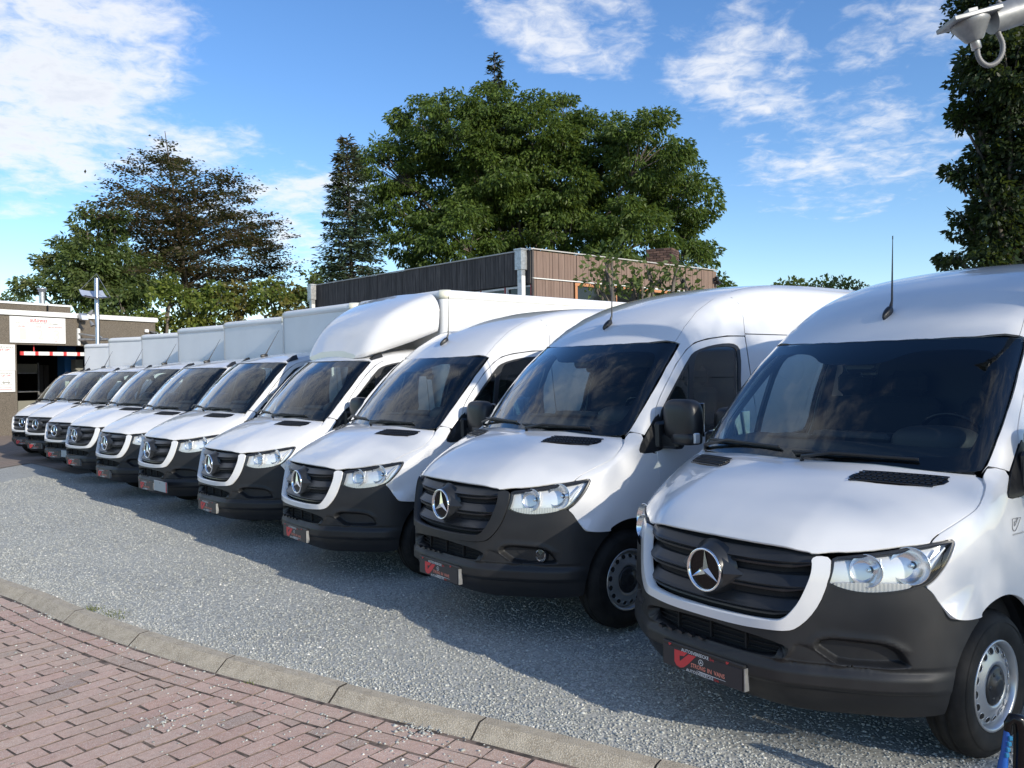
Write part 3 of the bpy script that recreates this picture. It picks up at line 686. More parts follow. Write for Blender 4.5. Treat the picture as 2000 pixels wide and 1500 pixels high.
# body side behind the door, rear doors
SIDEP = Wx([(2.466, 2.128), (3.2, 2.130), (5.86, 2.130), (5.86, 1.2), (5.86, .45), (5.05, .42)])+Wx([(4.602+.45*math.cos(R(a)), .354+.45*math.sin(R(a))) for a in range(10, 171, 16)])+Wx([(4.15, .42), (3.2, .42), (2.418, .42), (2.425, 1.2), (2.440, 1.78)])
sp_ = panel(SIDEP, 'arc', fieldU, .07, gap=.0025, skirt=.02, ch=0)
vanonly.put('side_panel', pm('side_panel', sp_, PAINT)); vanonly.put('side_panel', pm('side_panel', mir(sp_), PAINT))
for sg in (1, -1):
    m = MB(); m.box((sg*.44, 5.86, 1.40), (.86, .06, 1.85), 0, bev=.02); vanonly.put('rear_door', m.mesh('rear_door', [PAINT]))
bs = panel(Wx([(2.462, 2.12), (2.515, 2.12), (2.515, .42), (2.414, .42), (2.425, 1.2), (2.440, 1.78)]), 'arc', fieldU1, .05, gap=.0015, skirt=.02, ch=0)
truckonly.put('cab_side', pm('cab_side', bs, PAINT)); truckonly.put('cab_side', pm('cab_side', mir(bs), PAINT))
m = MB(); m.box((0, 2.51, 1.30), (1.66, .03, 1.75), 0); truckonly.put('cab_back', m.mesh('cab_back', [PAINT]))
# cab inside
pl = panel([(p[0], p[1]+.004, p[2]) for p in WSL[:-1]]+Wx(SEAM[3:]), 'arc', fieldU1, .06, off=-.03, gap=0, skirt=0, ch=0)
m = MB(); m.add(pl[0], pl[1], 1, True); q = mir(pl); m.add(q[0], q[1], 1, True)
m.box((0, 2.09, 2.075), (1.50, .70, .02), 1); m.box((0, 2.42, 1.55), (1.52, .03, .98), 0); m.box((0, 2.42, .95), (1.74, .03, .8), 0)
m.box((0, 1.80, 2.04), (1.30, .16, .10), 0, bev=.03)
common.put('cab_lining', m.mesh('cab_lining', [INTER, LINING]))
m = MB(); sec = [(.93, 1.36), (1.08, 1.415), (1.28, 1.445), (1.48, 1.455), (1.54, 1.42), (1.52, 1.25), (1.55, .9), (.93, .9)]
V = []; xs = np.linspace(-.86, .86, 13)
for x in xs:
    for y, z in sec: V.append((x, y+.08*x*x, z))
n = len(sec); m.add(V, [(i*n+j, (i+1)*n+j, (i+1)*n+(j+1) % n, i*n+(j+1) % n) for i in range(len(xs)-1) for j in range(n)], 0, False)
V, F = superell((.42, 1.47, 1.44), (.23, .17, .115), .7, .7); m.add(V, F, 0, True)
m.box((-.05, 1.42, 1.475), (.52, .16, .05), 0, bev=.02); m.box((-.45, 1.40, 1.457), (.3, .2, .02), 0, bev=.008)
common.put('dashboard', m.mesh('dashboard', [INTER]))
m = MB(); Ts = Matrix.Translation((.42, 1.70, 1.44)) @ Matrix.Rotation(R(-62), 4, 'X')
m.tube([(.2*math.cos(t), .2*math.sin(t), 0) for t in np.linspace(0, 2*math.pi, 33)], .015, 8, 0, T=Ts, cap=False); m.box((0, 0, -.02), (.38, .06, .02), 0, T=Ts, bev=.008); m.box((0, 0, -.02), (.14, .12, .05), 0, T=Ts, bev=.02); m.tube([(.42, 1.70, 1.44), (.42, 1.42, 1.25)], .03, 8, 0)
common.put('steering_wheel', m.mesh('steering_wheel', [GLOSS]))
for x, w in ((.42, .50), (-.40, .86)):
    m = MB(); m.box((x, 2.0, 1.0), (w, .5, .16), 0, bev=.05); m.box((x, 2.26, 1.36), (w, .14, .66), 0, rx=R(-8), bev=.05)
    for xx in ((x,) if w < .6 else (x-.2, x+.2)): m.box((xx, 2.31, 1.78), (.26, .10, .17), 0, bev=.04)
    common.put('seat', m.mesh('seat', [INTER2]))
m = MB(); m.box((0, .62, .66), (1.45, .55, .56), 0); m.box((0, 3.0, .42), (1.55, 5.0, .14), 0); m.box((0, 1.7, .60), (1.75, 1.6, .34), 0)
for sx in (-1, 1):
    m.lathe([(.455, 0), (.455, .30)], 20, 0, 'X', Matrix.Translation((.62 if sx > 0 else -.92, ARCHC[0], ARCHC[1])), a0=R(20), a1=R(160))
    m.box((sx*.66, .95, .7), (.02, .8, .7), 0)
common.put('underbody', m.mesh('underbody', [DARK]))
# wheels
def wheel_meshes():
    n = 72; m = MB(); prof = [(.212, -.215), (.262, -.222), (.322, -.210), (.346, -.186), (.354, -.165), (.354, -.152), (.346, -.150), (.346, -.138), (.354, -.136), (.354, -.098), (.346, -.096), (.346, -.084), (.354, -.082), (.354, -.066), (.346, -.044), (.325, -.020), (.285, -.006), (.240, -.010), (.214, -.022)]
    m.lathe(prof, n, 0, 'X')
    V = m.V
    for i in (3, 4, 13, 14):
        for k in range(0, n, 2):
            x, y, z = V[i*n+k]; r = math.hypot(y, z); s = (r-.008)/r; V[i*n+k] = (x, y*s, z*s)
    for rr, dx in ((.305, .001),): m.lathe([(rr+.004, -.0125), (rr, -.009), (rr-.004, -.0075)], n, 0, 'X')
    tyre = m.mesh('tyre', [RUBBER])
    m = MB(); m.lathe([(.205, -.20), (.20, -.09), (.196, -.045), (.203, -.020), (.214, -.012), (.219, -.018), (.2195, -.028)], 48, 0, 'X')
    m.lathe([(.197, -.060), (.186, -.046), (.160, -.036), (.135, -.030), (.118, -.022), (.105, -.020), (.094, -.030), (.086, -.055), (.0, -.058)], 48, 0, 'X')
    for k in range(16):
        a = 2*math.pi*k/16; T = Matrix.Rotation(a, 4, 'X')
        ring = [(0, .0215*math.cos(t), .166+.016*math.sin(t)) for t in np.linspace(0, 2*math.pi, 14)[:-1]]
        vv = [(float(np.interp(z, (.135, .160, .186), (-.030, -.036, -.046)))+.0022, y, z) for _, y, z in ring]; m.add(vv, [tuple(range(len(vv)))], 1, False, T)
        m.tube([(v[0], v[1], v[2]) for v in vv]+[vv[0]], .0022, 4, 0, T=T, cap=False)
    rim = m.mesh('rim', [RIMM, DARK])
    m = MB(); m.lathe([(.094, -.040), (.092, -.022), (.080, -.016), (.05, -.012), (.044, -.004), (.03, .0), (.0, .001)], 32, 0, 'X')
    for k in range(6):
        a = 2*math.pi*k/6; m.lathe([(.012, -.022), (.012, -.010), (.008, -.008), (0, -.007)], 8, 0, 'X', Matrix.Translation((-.004, .066*math.cos(a), .066*math.sin(a))))
    cap = m.mesh('hub_cap', [BLACKP]); return tyre, rim, cap
WH = wheel_meshes()
# antennas
m = MB(); P, n = surf(fieldU, 'top', [(.02, 1.68)]); T = Matrix.Translation(P[0]) @ Matrix.Rotation(R(40), 4, 'X')
V, F = superell((0, 0, .012), (.022, .062, .026), .7, .8, 10, 18); V = [(x*(1-.5*max(0, (-y)/.062)), y, z) for x, y, z in V]; m.add(V, F, 0, True, T)
m.tube([Vector(P[0])+Vector((0, .03, .05)), Vector(P[0])+Vector((0, .045, .09)), (.022, 1.735, 2.69)], [.012, .007, .0022], 8, 0); m.tube([(.022, 1.735, 2.688), (.022, 1.736, 2.71)], .0035, 6, 0)
vanonly.put('antenna', m.mesh('antenna', [BLACKP]))
m = MB(); P, n = surf(fieldU1, 'top', [(-.11, 1.79)]); T = Matrix.Translation(P[0]) @ Matrix.Rotation(R(8), 4, 'X'); m.add(V, F, 0, True, T)
m.tube([Vector(P[0])+Vector((0, .02, .02)), Vector(P[0])+Vector((0, .05, .07)), (-.12, 2.05, 2.57)], [.013, .008, .0025], 8, 0)
ANT1 = m.mesh('antenna', [BLACKP])
# marker lamps on the truck cab roof
for sg in (1, -1):
    m = MB(); m.add([(.80*sg, 1.69, 2.055), (.80*sg, 1.86, 2.10), (.70*sg, 1.86, 2.125), (.71*sg, 1.69, 2.065), (.755*sg, 1.86, 2.165), (.745*sg, 1.80, 2.150)], [(0, 1, 4, 5), (3, 5, 4, 2), (0, 5, 3), (1, 2, 4)], 0)
    truckonly.put('marker_lamp', m.mesh('marker_lamp', [BLACKP]))
# number-plate holder with its print
def fit(body, w, h, **k):
    V, F = text_geo(body, 1., 'LEFT', **k); a = np.array(V); lo, hi = a.min(0), a.max(0)
    return [((x-lo[0])/(hi[0]-lo[0])*w, y, (z-lo[2])/(hi[2]-lo[2])*h) for x, y, z in V], F
def upl(u, v): return (-.268+.536*u, .461-.127*v)
LOGO = [(650, 235), (850, 230), (800, 303), (730, 317), (735, 410), (870, 243), (980, 240), (870, 403), (800, 488), (740, 519), (680, 500), (650, 440)]
LOGO = [((x-650)/330., (519-y)/289.) for x, y in LOGO]
m = MB(); yP = -.034
m.box((0, yP+.012, .3975), (.536, .02, .127), 0, bev=.004); m.box((0, yP+.001, .388), (.516, .004, .104), 1, bev=.001)
for sx in (-1,): m.box((.272, yP+.014, .393), (.006, .03, .11), 2)
PLATE = m.mesh('number_plate', [BLACKP, PLATEB, STEEL])
def lettering():
    w, r, c = MB(), MB(), MB(); y0 = yP-.0022
    def put(mb, body, u0, u1, v0, v1, **k):
        x0, z1 = upl(u0, v0); x1, z0 = upl(u1, v1); V, F = fit(body, x1-x0, z1-z0, **k); mb.add([(x0+a, y0, z0+b) for a, _, b in V], F, 0)
    put(w, 'AUTOSVEREECKE', .255, .595, .10, .235, bold=.004); put(r, '.be', .60, .66, .10, .235)
    put(w, 'AUTOSVEREECKE', .315, .65, .855, .975, bold=.004); put(r, '.be', .655, .715, .855, .975)
    put(c, 'STRONG', .375, .555, .575, .75, bold=.02, shear=.08); put(c, 'IN', .58, .63, .575, .75, bold=.02); put(c, 'VANS', .655, .785, .575, .75, bold=.02, shear=-.05)
    for u0, u1, v0, v1 in ((.165, .44, .235, .93), (.09, .128, .04, .15), (.80, .838, .04, .15)):
        x0, z1 = upl(u0, v0); x1, z0 = upl(u1, v1); r.add([(x0+a*(x1-x0), y0, z0+b*(z1-z0)) for a, b in LOGO], [tuple(range(len(LOGO)))], 0)
    x0, zz = upl(.44, .80); w.add([(x0, y0, zz-.001), (x0+.19, y0, zz-.003), (x0+.19, y0, zz-.0045), (x0+.03, y0, zz-.005)], [(0, 1, 2, 3)], 0)
    cx, cz = upl(.50, .44); n = 20
    V = [(cx+rr*math.cos(2*math.pi*k/n), y0, cz+rr*math.sin(2*math.pi*k/n)) for rr in (.0155, .0130) for k in range(n)]
    w.add(V, [(k, (k+1) % n, n+(k+1) % n, n+k) for k in range(n)], 0)
    for k in range(3):
        a = R(90+120*k); w.add([(cx+.0135*math.cos(a), y0, cz+.0135*math.sin(a)), (cx+.0028*math.cos(a+2), y0, cz+.0028*math.sin(a+2)), (cx+.0028*math.cos(a-2), y0, cz+.0028*math.sin(a-2))], [(0, 1, 2)], 0)
    return w.mesh('lettering', [WHITEI]), r.mesh('red_print', [RED]), c.mesh('slogan', [CORAL])
LET = lettering()
# extras seen on single vehicles
m = MB(); m.box((.535, -.03, .425), (.44, .012, .135), 0, bev=.003); m.box((.748, -.0375, .425), (.02, .004, .133), 1); m.lathe([(0, -.004), (.006, -.003), (.006, .0)], 8, 2, 'Y', Matrix.Translation((.53, -.037, .47)))
BLANK = m.mesh('blank_plate', [PLATEG, RED, BLACKP])
def foglamp(sg):
    g = panel([(.655,.17,.612),(.70,.2,.615),(.773,.235,.613),(.849,.262,.606),(.905,.274,.58),(.935,.292,.54),(.905,.209,.527),(.833,.159,.523),(.767,.151,.537),(.70,.16,.575)], 'cyl', fieldL, .02, off=-.044, gap=0, skirt=.01)
    m = MB(); m.add(g[0], g[1], 0, True); P, n = surf(fieldL, 'cyl', MODES['cyl'][0](P3([(.842, .23, .578)]))); n = Vector(n[0]); ax = (n+Vector((0, -1.2, 0))).normalized()
    T = Matrix.Translation(Vector(P[0])-n*.03) @ ax.to_track_quat('Z', 'Y').to_matrix().to_4x4()
    m.lathe([(.046, -.03), (.046, .0), (.042, .004)], 24, 1, 'Z', T); m.lathe([(.042, .001), (.034, -.012), (.02, -.022), (0, -.026)], 14, 2, 'Z', T, smooth=False); m.lathe([(.0415, .003), (.0, .010)], 24, 3, 'Z', T)
    me = m.mesh('fog_lamp', [PLASTIC, BLACKP, REFL, LENS])
    if sg < 0: me.transform(Matrix.Scale(-1, 4, (1, 0, 0))); me.flip_normals()
    return me
FOG = [foglamp(1), foglamp(-1)]
m = MB(); Td = Matrix(((0, -1, 0, 1.0075), (1, 0, 0, 1.055), (0, 0, 1, 1.085), (0, 0, 0, 1)))
pts = [(a*.085, b*.062) for a, b in LOGO]; pts.append(pts[0])
for a, b in zip(pts[:-1], pts[1:]): m.tube([(a[0], 0, a[1]), (b[0], 0, b[1])], .0016, 4, 0, T=Td)
V, F = fit('autosvereecke.be', .12, .011); m.add([(a, 0, b-.02) for a, _, b in V], F, 0, False, Td)
DECAL = m.mesh('decal', [GREYI])
# ---- cargo box of the trucks
def cargo(hw, ytop, yf=2.592, yb=6.75, zb=.86):
    def plan(d, r=.075, n=6):
        x, y0, y1 = hw-d, yf+d, yb-d; out = []
        for cx, cy, a in ((x-r, y0+r, -90), (x-r, y1-r, 0), (-x+r, y1-r, 90), (-x+r, y0+r, 180)):
            for i in range(n+1): t = R(a+90*i/n); out.append((cx+r*math.cos(t), cy+r*math.sin(t)))
        return out
    rings = [(zb, .012, .075), (ytop-.122, .012, .075), (ytop-.120, .018, .07), (ytop-.116, .018, .07), (ytop-.114, .004, .075), (ytop-.06, .0, .075), (ytop-.028, .010, .075), (ytop-.008, .034, .08), (ytop, .07, .09)]
    body, rail, capm, post = MB(), MB(), MB(), MB(); n = len(plan(0))
    V = [[(x, y, z) for x, y in plan(d, r)] for z, d, r in rings]
    fl = [v for rr in V[:2] for v in rr]; body.add(fl, [(k, (k+1) % n, n+(k+1) % n, n+k) for k in range(n)], 0, False)
    body.add(V[0], [tuple(range(n))[::-1]], 0)
    fr = [v for rr in V[1:] for v in rr]; rail.add(fr, [(i*n+k, i*n+(k+1) % n, (i+1)*n+(k+1) % n, (i+1)*n+k) for i in range(len(V)-2) for k in range(n)], 0, True); rail.add(V[-1], [tuple(range(n))], 0)
    fp = [(x*1.0, y, z) for z in (zb, ytop-.121) for x, y in plan(.004, .09)]
    posts = []
    for ks in (range(0, 6), range(21, 27)): q = MB(); q.add(fp, [(k, (k+1), n+k+1, n+k) for k in ks], 0, True); posts.append(q.mesh('corner_post', [TRIM]))
    capo = []
    for sg in (1, -1):
        c = MB(); ks = list(range(0, 6)) if sg > 0 else list(range(21, 27))
        vv = []
        for z, d, r in rings[3:]: vv += [(x, y, z+(.004 if z == ytop else 0)) for x, y in plan(d-.006, r+.02)]
        nr = len(rings)-3; kk = [(k-1) % n for k in (ks[0],)]+ks+[(ks[-1]+1) % n]
        c.add(vv, [(i*n+k, i*n+(k+1) % n, (i+1)*n+(k+1) % n, (i+1)*n+k) for i in range(nr-1) for k in ks], 0, True)
        tp = [vv[(nr-1)*n+k] for k in ks]+[vv[(nr-1)*n+ks[-1]+1]]; cxm = sum(p[0] for p in tp)/len(tp); ctr = (tp[0][0]*.0+(hw-.2)*sg, yf+.2, ytop+.004)
        c.add(tp+[ctr], [(i, i+1, len(tp)) for i in range(len(tp)-1)], 0)
        capo.append(c)
    return body.mesh('cargo_box', [WHITEP]), rail.mesh('roof_rail', [TRIM]), posts, [c.mesh('corner_cap', [CAP]) for c in capo]
BOX_A = cargo(1.100, 2.94); BOX_G = cargo(1.066, 2.95)
m = MB(); m.box((.4, 4.6, .62), (.08, 4.2, .18), 0); m.box((-.4, 4.6, .62), (.08, 4.2, .18), 0)
for y in (2.9, 3.8, 5.4, 6.4): m.box((0, y, .78), (1.9, .08, .12), 0)
m.box((.9, 3.4, .62), (.03, 1.2, .3), 0); m.box((-.9, 3.4, .62), (.03, 1.2, .3), 0)
truckonly.put('chassis_frame', m.mesh('chassis_frame', [BLACKP]))
ys = [1.60, 1.66, 1.75, 1.93, 2.25, 2.56]
D = dict(wt=[.50, .62, .66, .70, .78, .86], zt=[2.15, 2.24, 2.38, 2.575, 2.775, 2.905], wm=[.60, .73, .80, .88, .98, 1.03], zm=[2.12, 2.16, 2.22, 2.33, 2.52, 2.74], wb=[.56, .70, .78, .84, .93, 1.0], zb=[2.085, 2.10, 2.13, 2.19, 2.30, 2.42])
D = {k: lut(ys, v) for k, v in D.items()}
m = MB(); V = []; sec_n = None
yy = np.concatenate([np.linspace(1.60, 1.75, 9)[:-1], np.linspace(1.75, 2.56, 18)])
for y in yy:
    g = {k: float(f(y)) for k, f in D.items()}
    h = np.array([(g['wb']-.10, g['zb']-.01), (g['wb'], g['zb']), (g['wm'], g['zm']), (g['wt']+.03, g['zt']-.01), (g['wt']-.12, g['zt']+.015), (.3, g['zt']+.035), (0, g['zt']+.04)])
    for _ in range(2):
        q = [h[0]]
        for a, b in zip(h[:-1], h[1:]): q += [.78*a+.22*b, .22*a+.78*b]
        q.append(h[-1]); h = np.array(q)
    full = [(a, y, b) for a, b in h]+[(-a, y, b) for a, b in h[-2::-1]]; sec_n = len(full); V += full
m.add(V, [(i*sec_n+k, i*sec_n+k+1, (i+1)*sec_n+k+1, (i+1)*sec_n+k) for i in range(len(yy)-1) for k in range(sec_n-1)], 0, True)
m.add(V[:sec_n], [tuple(range(sec_n))], 0)
DEFL = m.mesh('roof_spoiler', [PAINT])
# ---------------------------------------------------------------- the row of vans
POSE = {'J':(.9659,4.2495,-.94573,-.0046),'I':(-.5298,6.1373,-.92259,.0549),'H':(-2.0524,7.9568,-.91072,.0040),'G':(-3.5052,9.6722,-.85561,.0072),'F':(-4.9897,11.4532,-.81734,.0304),'E':(-6.4811,13.3193,-.75704,-.0102),'D':(-7.9118,15.1499,-.68278,-.0021),'C':(-9.2781,16.9863,-.59260,-.0231),'B':(-10.7466,18.9049,-.50411,.0018),'A':(-12.2853,21.0213,-.44284,-.0556)}
def gh(x, y):                              # the lot is not quite level
    x = np.asarray(x, float); y = np.asarray(y, float); s = .12+0*x; z = 0*x
    for X, Y, a, dz in POSE.values():
        for t in (1, 3, 5):
            w = np.exp(-((x-X+math.sin(a)*t)**2+(y-Y-math.cos(a)*t)**2)/2.); s = s+w; z = z+w*dz
    return z/s
LABEL = {'J': 'white high-roof panel van nearest the camera, small grey decal on its front wing',
 'I': 'white high-roof panel van with dark grille surround and round fog lamps in its bumper',
 'H': 'white high-roof panel van with white grille surround, beside the truck with the roof spoiler',
 'G': 'white box truck with a big rounded spoiler on its cab roof',
 'F': 'white box truck with a grey blank plate, beside the truck with the roof spoiler',
 'E': 'white box truck, second one beyond the truck with the roof spoiler',
 'D': 'white box truck, third one beyond the truck with the roof spoiler',
 'C': 'white box truck with a half hidden grey blank plate, third from the car wash end',
 'B': 'white box truck, second from the car wash end of the row',
 'A': 'white box truck at the far end of the row, nearest the car wash'}
def instance(root, kit, over):
    made = []
    for name, me, par, kw in kit:
        o = obj(name, me, root if par is None else made[par]); made.append(o)
        if name in over:
            o.material_slots[0].link = 'OBJECT'; o.material_slots[0].material = over[name]
    return made
for key in 'JIHGFEDCBA':
    X, Y, a, dz = POSE[key]; van = key in 'JIH'
    r = empty('panel_van' if van else 'box_truck', (X, Y, dz), a)
    tag(r, LABEL[key], 'van' if van else 'truck', 'panel vans parked in the row' if van else 'box trucks parked in the row')
    parts = instance(r, common, {'grille_surround': PLASTIC} if key == 'I' else {})
    if key == 'I':
        s = [p for p in parts if p.name.startswith('grille_surround')][0]; s['label'] = 'dark grey grille surround'
    instance(r, vanonly if van else truckonly, {})
    ys = (.942, 4.602)
    for yw in ys:
        for sg in (1, -1):
            for dual in ((0,) if van or yw < 2 else (0, 1)):
                w = empty('wheel', (sg*(.998-.26*dual), yw, .354), 0 if sg > 0 else math.pi); w.parent = r; w.rotation_euler = (R(random.uniform(0, 360)), 0, 0 if sg > 0 else math.pi)
                for nm, me in zip(('tyre', 'rim', 'hub_cap'), WH): obj(nm, me, w)
    pl_ = obj('number_plate', PLATE, r)
    for nm, me in zip(('lettering', 'logo', 'lettering'), LET): obj(nm, me, pl_)
    if key in 'FC': tag(obj('blank_plate', BLANK, r), 'grey blank plate with a red edge')
    if key == 'I':
        for me in FOG: obj('fog_lamp', me, r)
    if key == 'J': tag(obj('decal', DECAL, r), 'thin grey outlined V with a web address')
    if not van:
        b, rl, po, cs = BOX_G if key == 'G' else BOX_A
        bo = obj('cargo_box', b, r); obj('roof_rail', rl, bo); [obj('corner_post', q, bo) for q in po]
        for c in cs: obj('corner_cap', c, bo)
        if key == 'G': obj('roof_spoiler', DEFL, r)
        else: obj('antenna', ANT1, r)

# ---------------------------------------------------------------- ground, gravel lot, kerb, pavers
def ground_b(t, b):
    v = objc(t); n = noise_(t, v, .35, 6)
    t.links.new(mix_(t, ramp_(t, n, .4, .6), (.07, .07, .066, 1), (.06, .075, .035, 1)), b.inputs['Base Color'])
GROUND = mat('ground_soil', (.07, .07, .06), .9, build=ground_b)
def gravel_b(t, b):
    v = objc(t)
    vo = N(t, 'ShaderNodeTexVoronoi', feature='F1'); vo.inputs['Scale'].default_value = 62; t.links.new(v, vo.inputs['Vector'])
    vo2 = N(t, 'ShaderNodeTexVoronoi', feature='F1'); vo2.inputs['Scale'].default_value = 115; t.links.new(v, vo2.inputs['Vector'])
    big_ = noise_(t, v, .7, 6); c1 = N(t, 'ShaderNodeSeparateColor'); t.links.new(vo.outputs['Color'], c1.inputs[0])
    c = mix_(t, ramp_(t, c1.outputs[0], 0, 1), (.28, .285, .262, 1), (.52, .525, .485, 1))
    c = mix_(t, ramp_(t, c1.outputs[1], .86, .93), c, (.66, .655, .60, 1))
    c = mix_(t, ramp_(t, vo2.outputs['Distance'], .3, .7, 0, .4), c, (.14, .14, .135, 1))
    c = mix_(t, ramp_(t, big_, .38, .66, 0, .45), c, (.44, .44, .40, 1))
    t.links.new(c, b.inputs['Base Color'])
    h = math_(t, 'SUBTRACT', 1, vo.outputs['Distance']); bump(t, b, math_(t, 'ADD', h, math_(t, 'MULTIPLY', c1.outputs[2], .6)), .006, .45)
GRAVEL = mat('grey_gravel', (.2, .2, .2), .85, build=gravel_b)
kg = [(0,1130),(80,1155),(165,1192),(300,1237),(450,1280),(600,1315),(750,1355),(850,1377),(950,1401),(1100,1436),(1300,1486)]
KG = [on_z(*p, .02) for p in kg]
dirv = (KG[0]-KG[2]).normalized(); KG = [KG[0]+dirv*t+Vector((.004, -.010, 0))*t*t for t in (9, 6, 4, 2)]+KG
d2 = (KG[-1]-KG[-4]).normalized(); KG += [KG[-1]+d2*t for t in (1, 2.5, 4, 7)]
KG = [Vector((p.x, p.y, 0)) for p in KG]
def resample(P, step):
    out = [P[0].copy()]; acc = 0
    for a, b in zip(P[:-1], P[1:]):
        L = (b-a).length; t = step-acc
        while t <= L: out.append(a.lerp(b, t/L)); t += step
        acc = L-(t-step)
    return out
kf = resample(KG, .04)
for _ in range(60):
    kf = [kf[0]]+[(a+b*2+c)/4 for a, b, c in zip(kf[:-2], kf[1:-1], kf[2:])]+[kf[-1]]
kfine = resample(kf, .02)
def knorm(i):
    d = kfine[min(i+3, len(kfine)-1)]-kfine[max(i-3, 0)]; d.normalize(); return Vector((d.y, -d.x, 0)) if Vector((d.y, -d.x, 0)).y < 0 else Vector((-d.y, d.x, 0))
PAV_Z = -.075
me = mesh_from('ground', [(-900, -900, -.16), (900, -900, -.16), (900, 1200, -.16), (-900, 1200, -.16)], [(0, 1, 2, 3)], GROUND, smooth=False)
tag(obj('ground', me), kind='structure')
kxy = np.array([(p.x, p.y) for p in kfine[::8]])
lot = np.vstack([kxy[::-1] if kxy[0, 0] > kxy[-1, 0] else kxy, [(20, 6), (24, 34), (-24, 40), (-26, 20)]])
def sheet(name, poly, zf, res, m, smooth=True):
    l = subdiv(np.array(poly, float), res); lo, hi = l.min(0), l.max(0)
    G = np.stack(np.meshgrid(np.arange(lo[0], hi[0], res), np.arange(lo[1], hi[1], res)), -1).reshape(-1, 2); G = G[inside(G, l)]
    pts = [Vector((float(a), float(b))) for a, b in np.vstack([l, G])]; e = [(i, (i+1) % len(l)) for i in range(len(l))]
    v, _, f, *_ = delaunay_2d_cdt(pts, e, [], 1, 1e-5)
    xy = np.array([tuple(q) for q in v]); z = zf(xy[:, 0], xy[:, 1])
    return obj(name, mesh_from(name, np.column_stack([xy, z]), [tuple(q) for q in f], m, None, smooth))
def lotz(x, y): return gh(x, y)+.008*np.sin(x*2.1+1)*np.sin(y*1.7)
tag(sheet('gravel_lot', lot, lotz, .45, GRAVEL), kind='structure')
# loose stones lying on the gravel
def stones(name, n, place, size, m, seed):
    g = np.random.default_rng(seed); base = np.array([(1, 0, 0), (-1, 0, 0), (0, 1, 0), (0, -1, 0), (0, 0, 1), (0, 0, -1)], float)
    tri = np.array([(0, 2, 4), (2, 1, 4), (1, 3, 4), (3, 0, 4), (2, 0, 5), (1, 2, 5), (3, 1, 5), (0, 3, 5)])
    P = place(g, n); n = len(P); s = size*np.exp(g.normal(0, .32, n))
    V = base[None]*(1+g.uniform(-.35, .35, (n, 6, 3)))+g.uniform(-.25, .25, (n, 6, 3))
    a = g.uniform(0, 2*np.pi, n); c, q = np.cos(a)[:, None], np.sin(a)[:, None]
    V = V*np.array((1, .8, .6)); X = V[..., 0]*c-V[..., 1]*q; Y = V[..., 0]*q+V[..., 1]*c; V = np.stack([X, Y, V[..., 2]], -1)*s[:, None, None]+P[:, None]
    F = (tri[None]+6*np.arange(n)[:, None, None]).reshape(-1, 3)
    me = bpy.data.meshes.new(name); me.vertices.add(n*6); me.vertices.foreach_set('co', V.reshape(-1)); me.loops.add(len(F)*3); me.loops.foreach_set('vertex_index', F.reshape(-1).astype(np.int32))
    me.polygons.add(len(F)); me.polygons.foreach_set('loop_start', np.arange(0, len(F)*3, 3, dtype=np.int32)); me.polygons.foreach_set('loop_total', np.full(len(F), 3, np.int32)); me.materials.append(m); me.update(); me.validate()
    return obj(name, me)
def stone_b(t, b):
    g = N(t, 'ShaderNodeNewGeometry'); r = g.outputs['Random Per Island']
    c = mix_(t, r, (.24, .247, .235, 1), (.54, .55, .51, 1)); c = mix_(t, ramp_(t, r, .965, .98), c, (.72, .70, .65, 1)); t.links.new(c, b.inputs['Base Color'])
STONE = mat('gravel_stone', (.2, .2, .2), .8, build=stone_b)
lp = [(p.x, p.y) for p in kfine[::20]]
KX = np.array([p.x for p in kfine]); KY = np.array([p.y for p in kfine])
o_ = np.argsort(KX); KX, KY = KX[o_], KY[o_]
def kerb_y(x): return np.interp(x, KX, KY)
def place_g(g, n):
    x = g.uniform(-9.5, 3.2, n*3); y = kerb_y(x)+.01+g.uniform(0, 1, n*3)**1.6*14.; k = (np.abs(x/np.maximum(y, .1)) < .66)&(y < 17)
    x, y = x[k][:n], y[k][:n]; return np.stack([x, y, lotz(x, y)+.002], 1)
tag(stones('loose_stones', 150000, place_g, .0068, STONE, 3), kind='stuff')
def spill(g, n):
    out = []
    for (px, py, s, k) in ((840, 1432, .09, 150), (345, 1425, .12, 60), (255, 1256, .06, 40), (110, 1208, .05, 40), (285, 1266, .09, 60), (860, 1440, .22, 60)):
        c = on_z(px, py, PAV_Z); out.append(np.stack([c.x+g.normal(0, s, k), c.y+g.normal(0, s*.8, k), np.full(k, PAV_Z+.036)], 1))
    x = g.uniform(-5, 2, 900); y = kerb_y(x)-.22-g.exponential(.55, 900); out.append(np.stack([x, y, np.full(900, PAV_Z+.034)], 1))
    return np.vstack(out)
tag(stones('spilled_gravel', 0, spill, .008, STONE, 5), kind='stuff')
# kerb stones
def kerb_b(t, b):
    v = objc(t); n = noise_(t, v, 9, 8, .65); f2 = noise_(t, v, 150, 3)
    c = mix_(t, ramp_(t, n, .3, .7), (.31, .26, .19, 1), (.47, .405, .305, 1)); c = mix_(t, ramp_(t, f2, .45, .66, 0, .7), c, (.68, .61, .49, 1))
    gz_ = N(t, 'ShaderNodeSeparateXYZ'); t.links.new(v, gz_.inputs[0])
    t.links.new(c, b.inputs['Base Color']); bump(t, b, math_(t, 'ADD', f2, math_(t, 'MULTIPLY', n, .5)), .008, 1.)
KERB = mat('kerb_concrete', (.33, .3, .25), .9, build=kerb_b)
KJOINT = mat('kerb_joint', (.035, .03, .025), .95); kr = empty('kerb'); tag(kr, kind='structure')
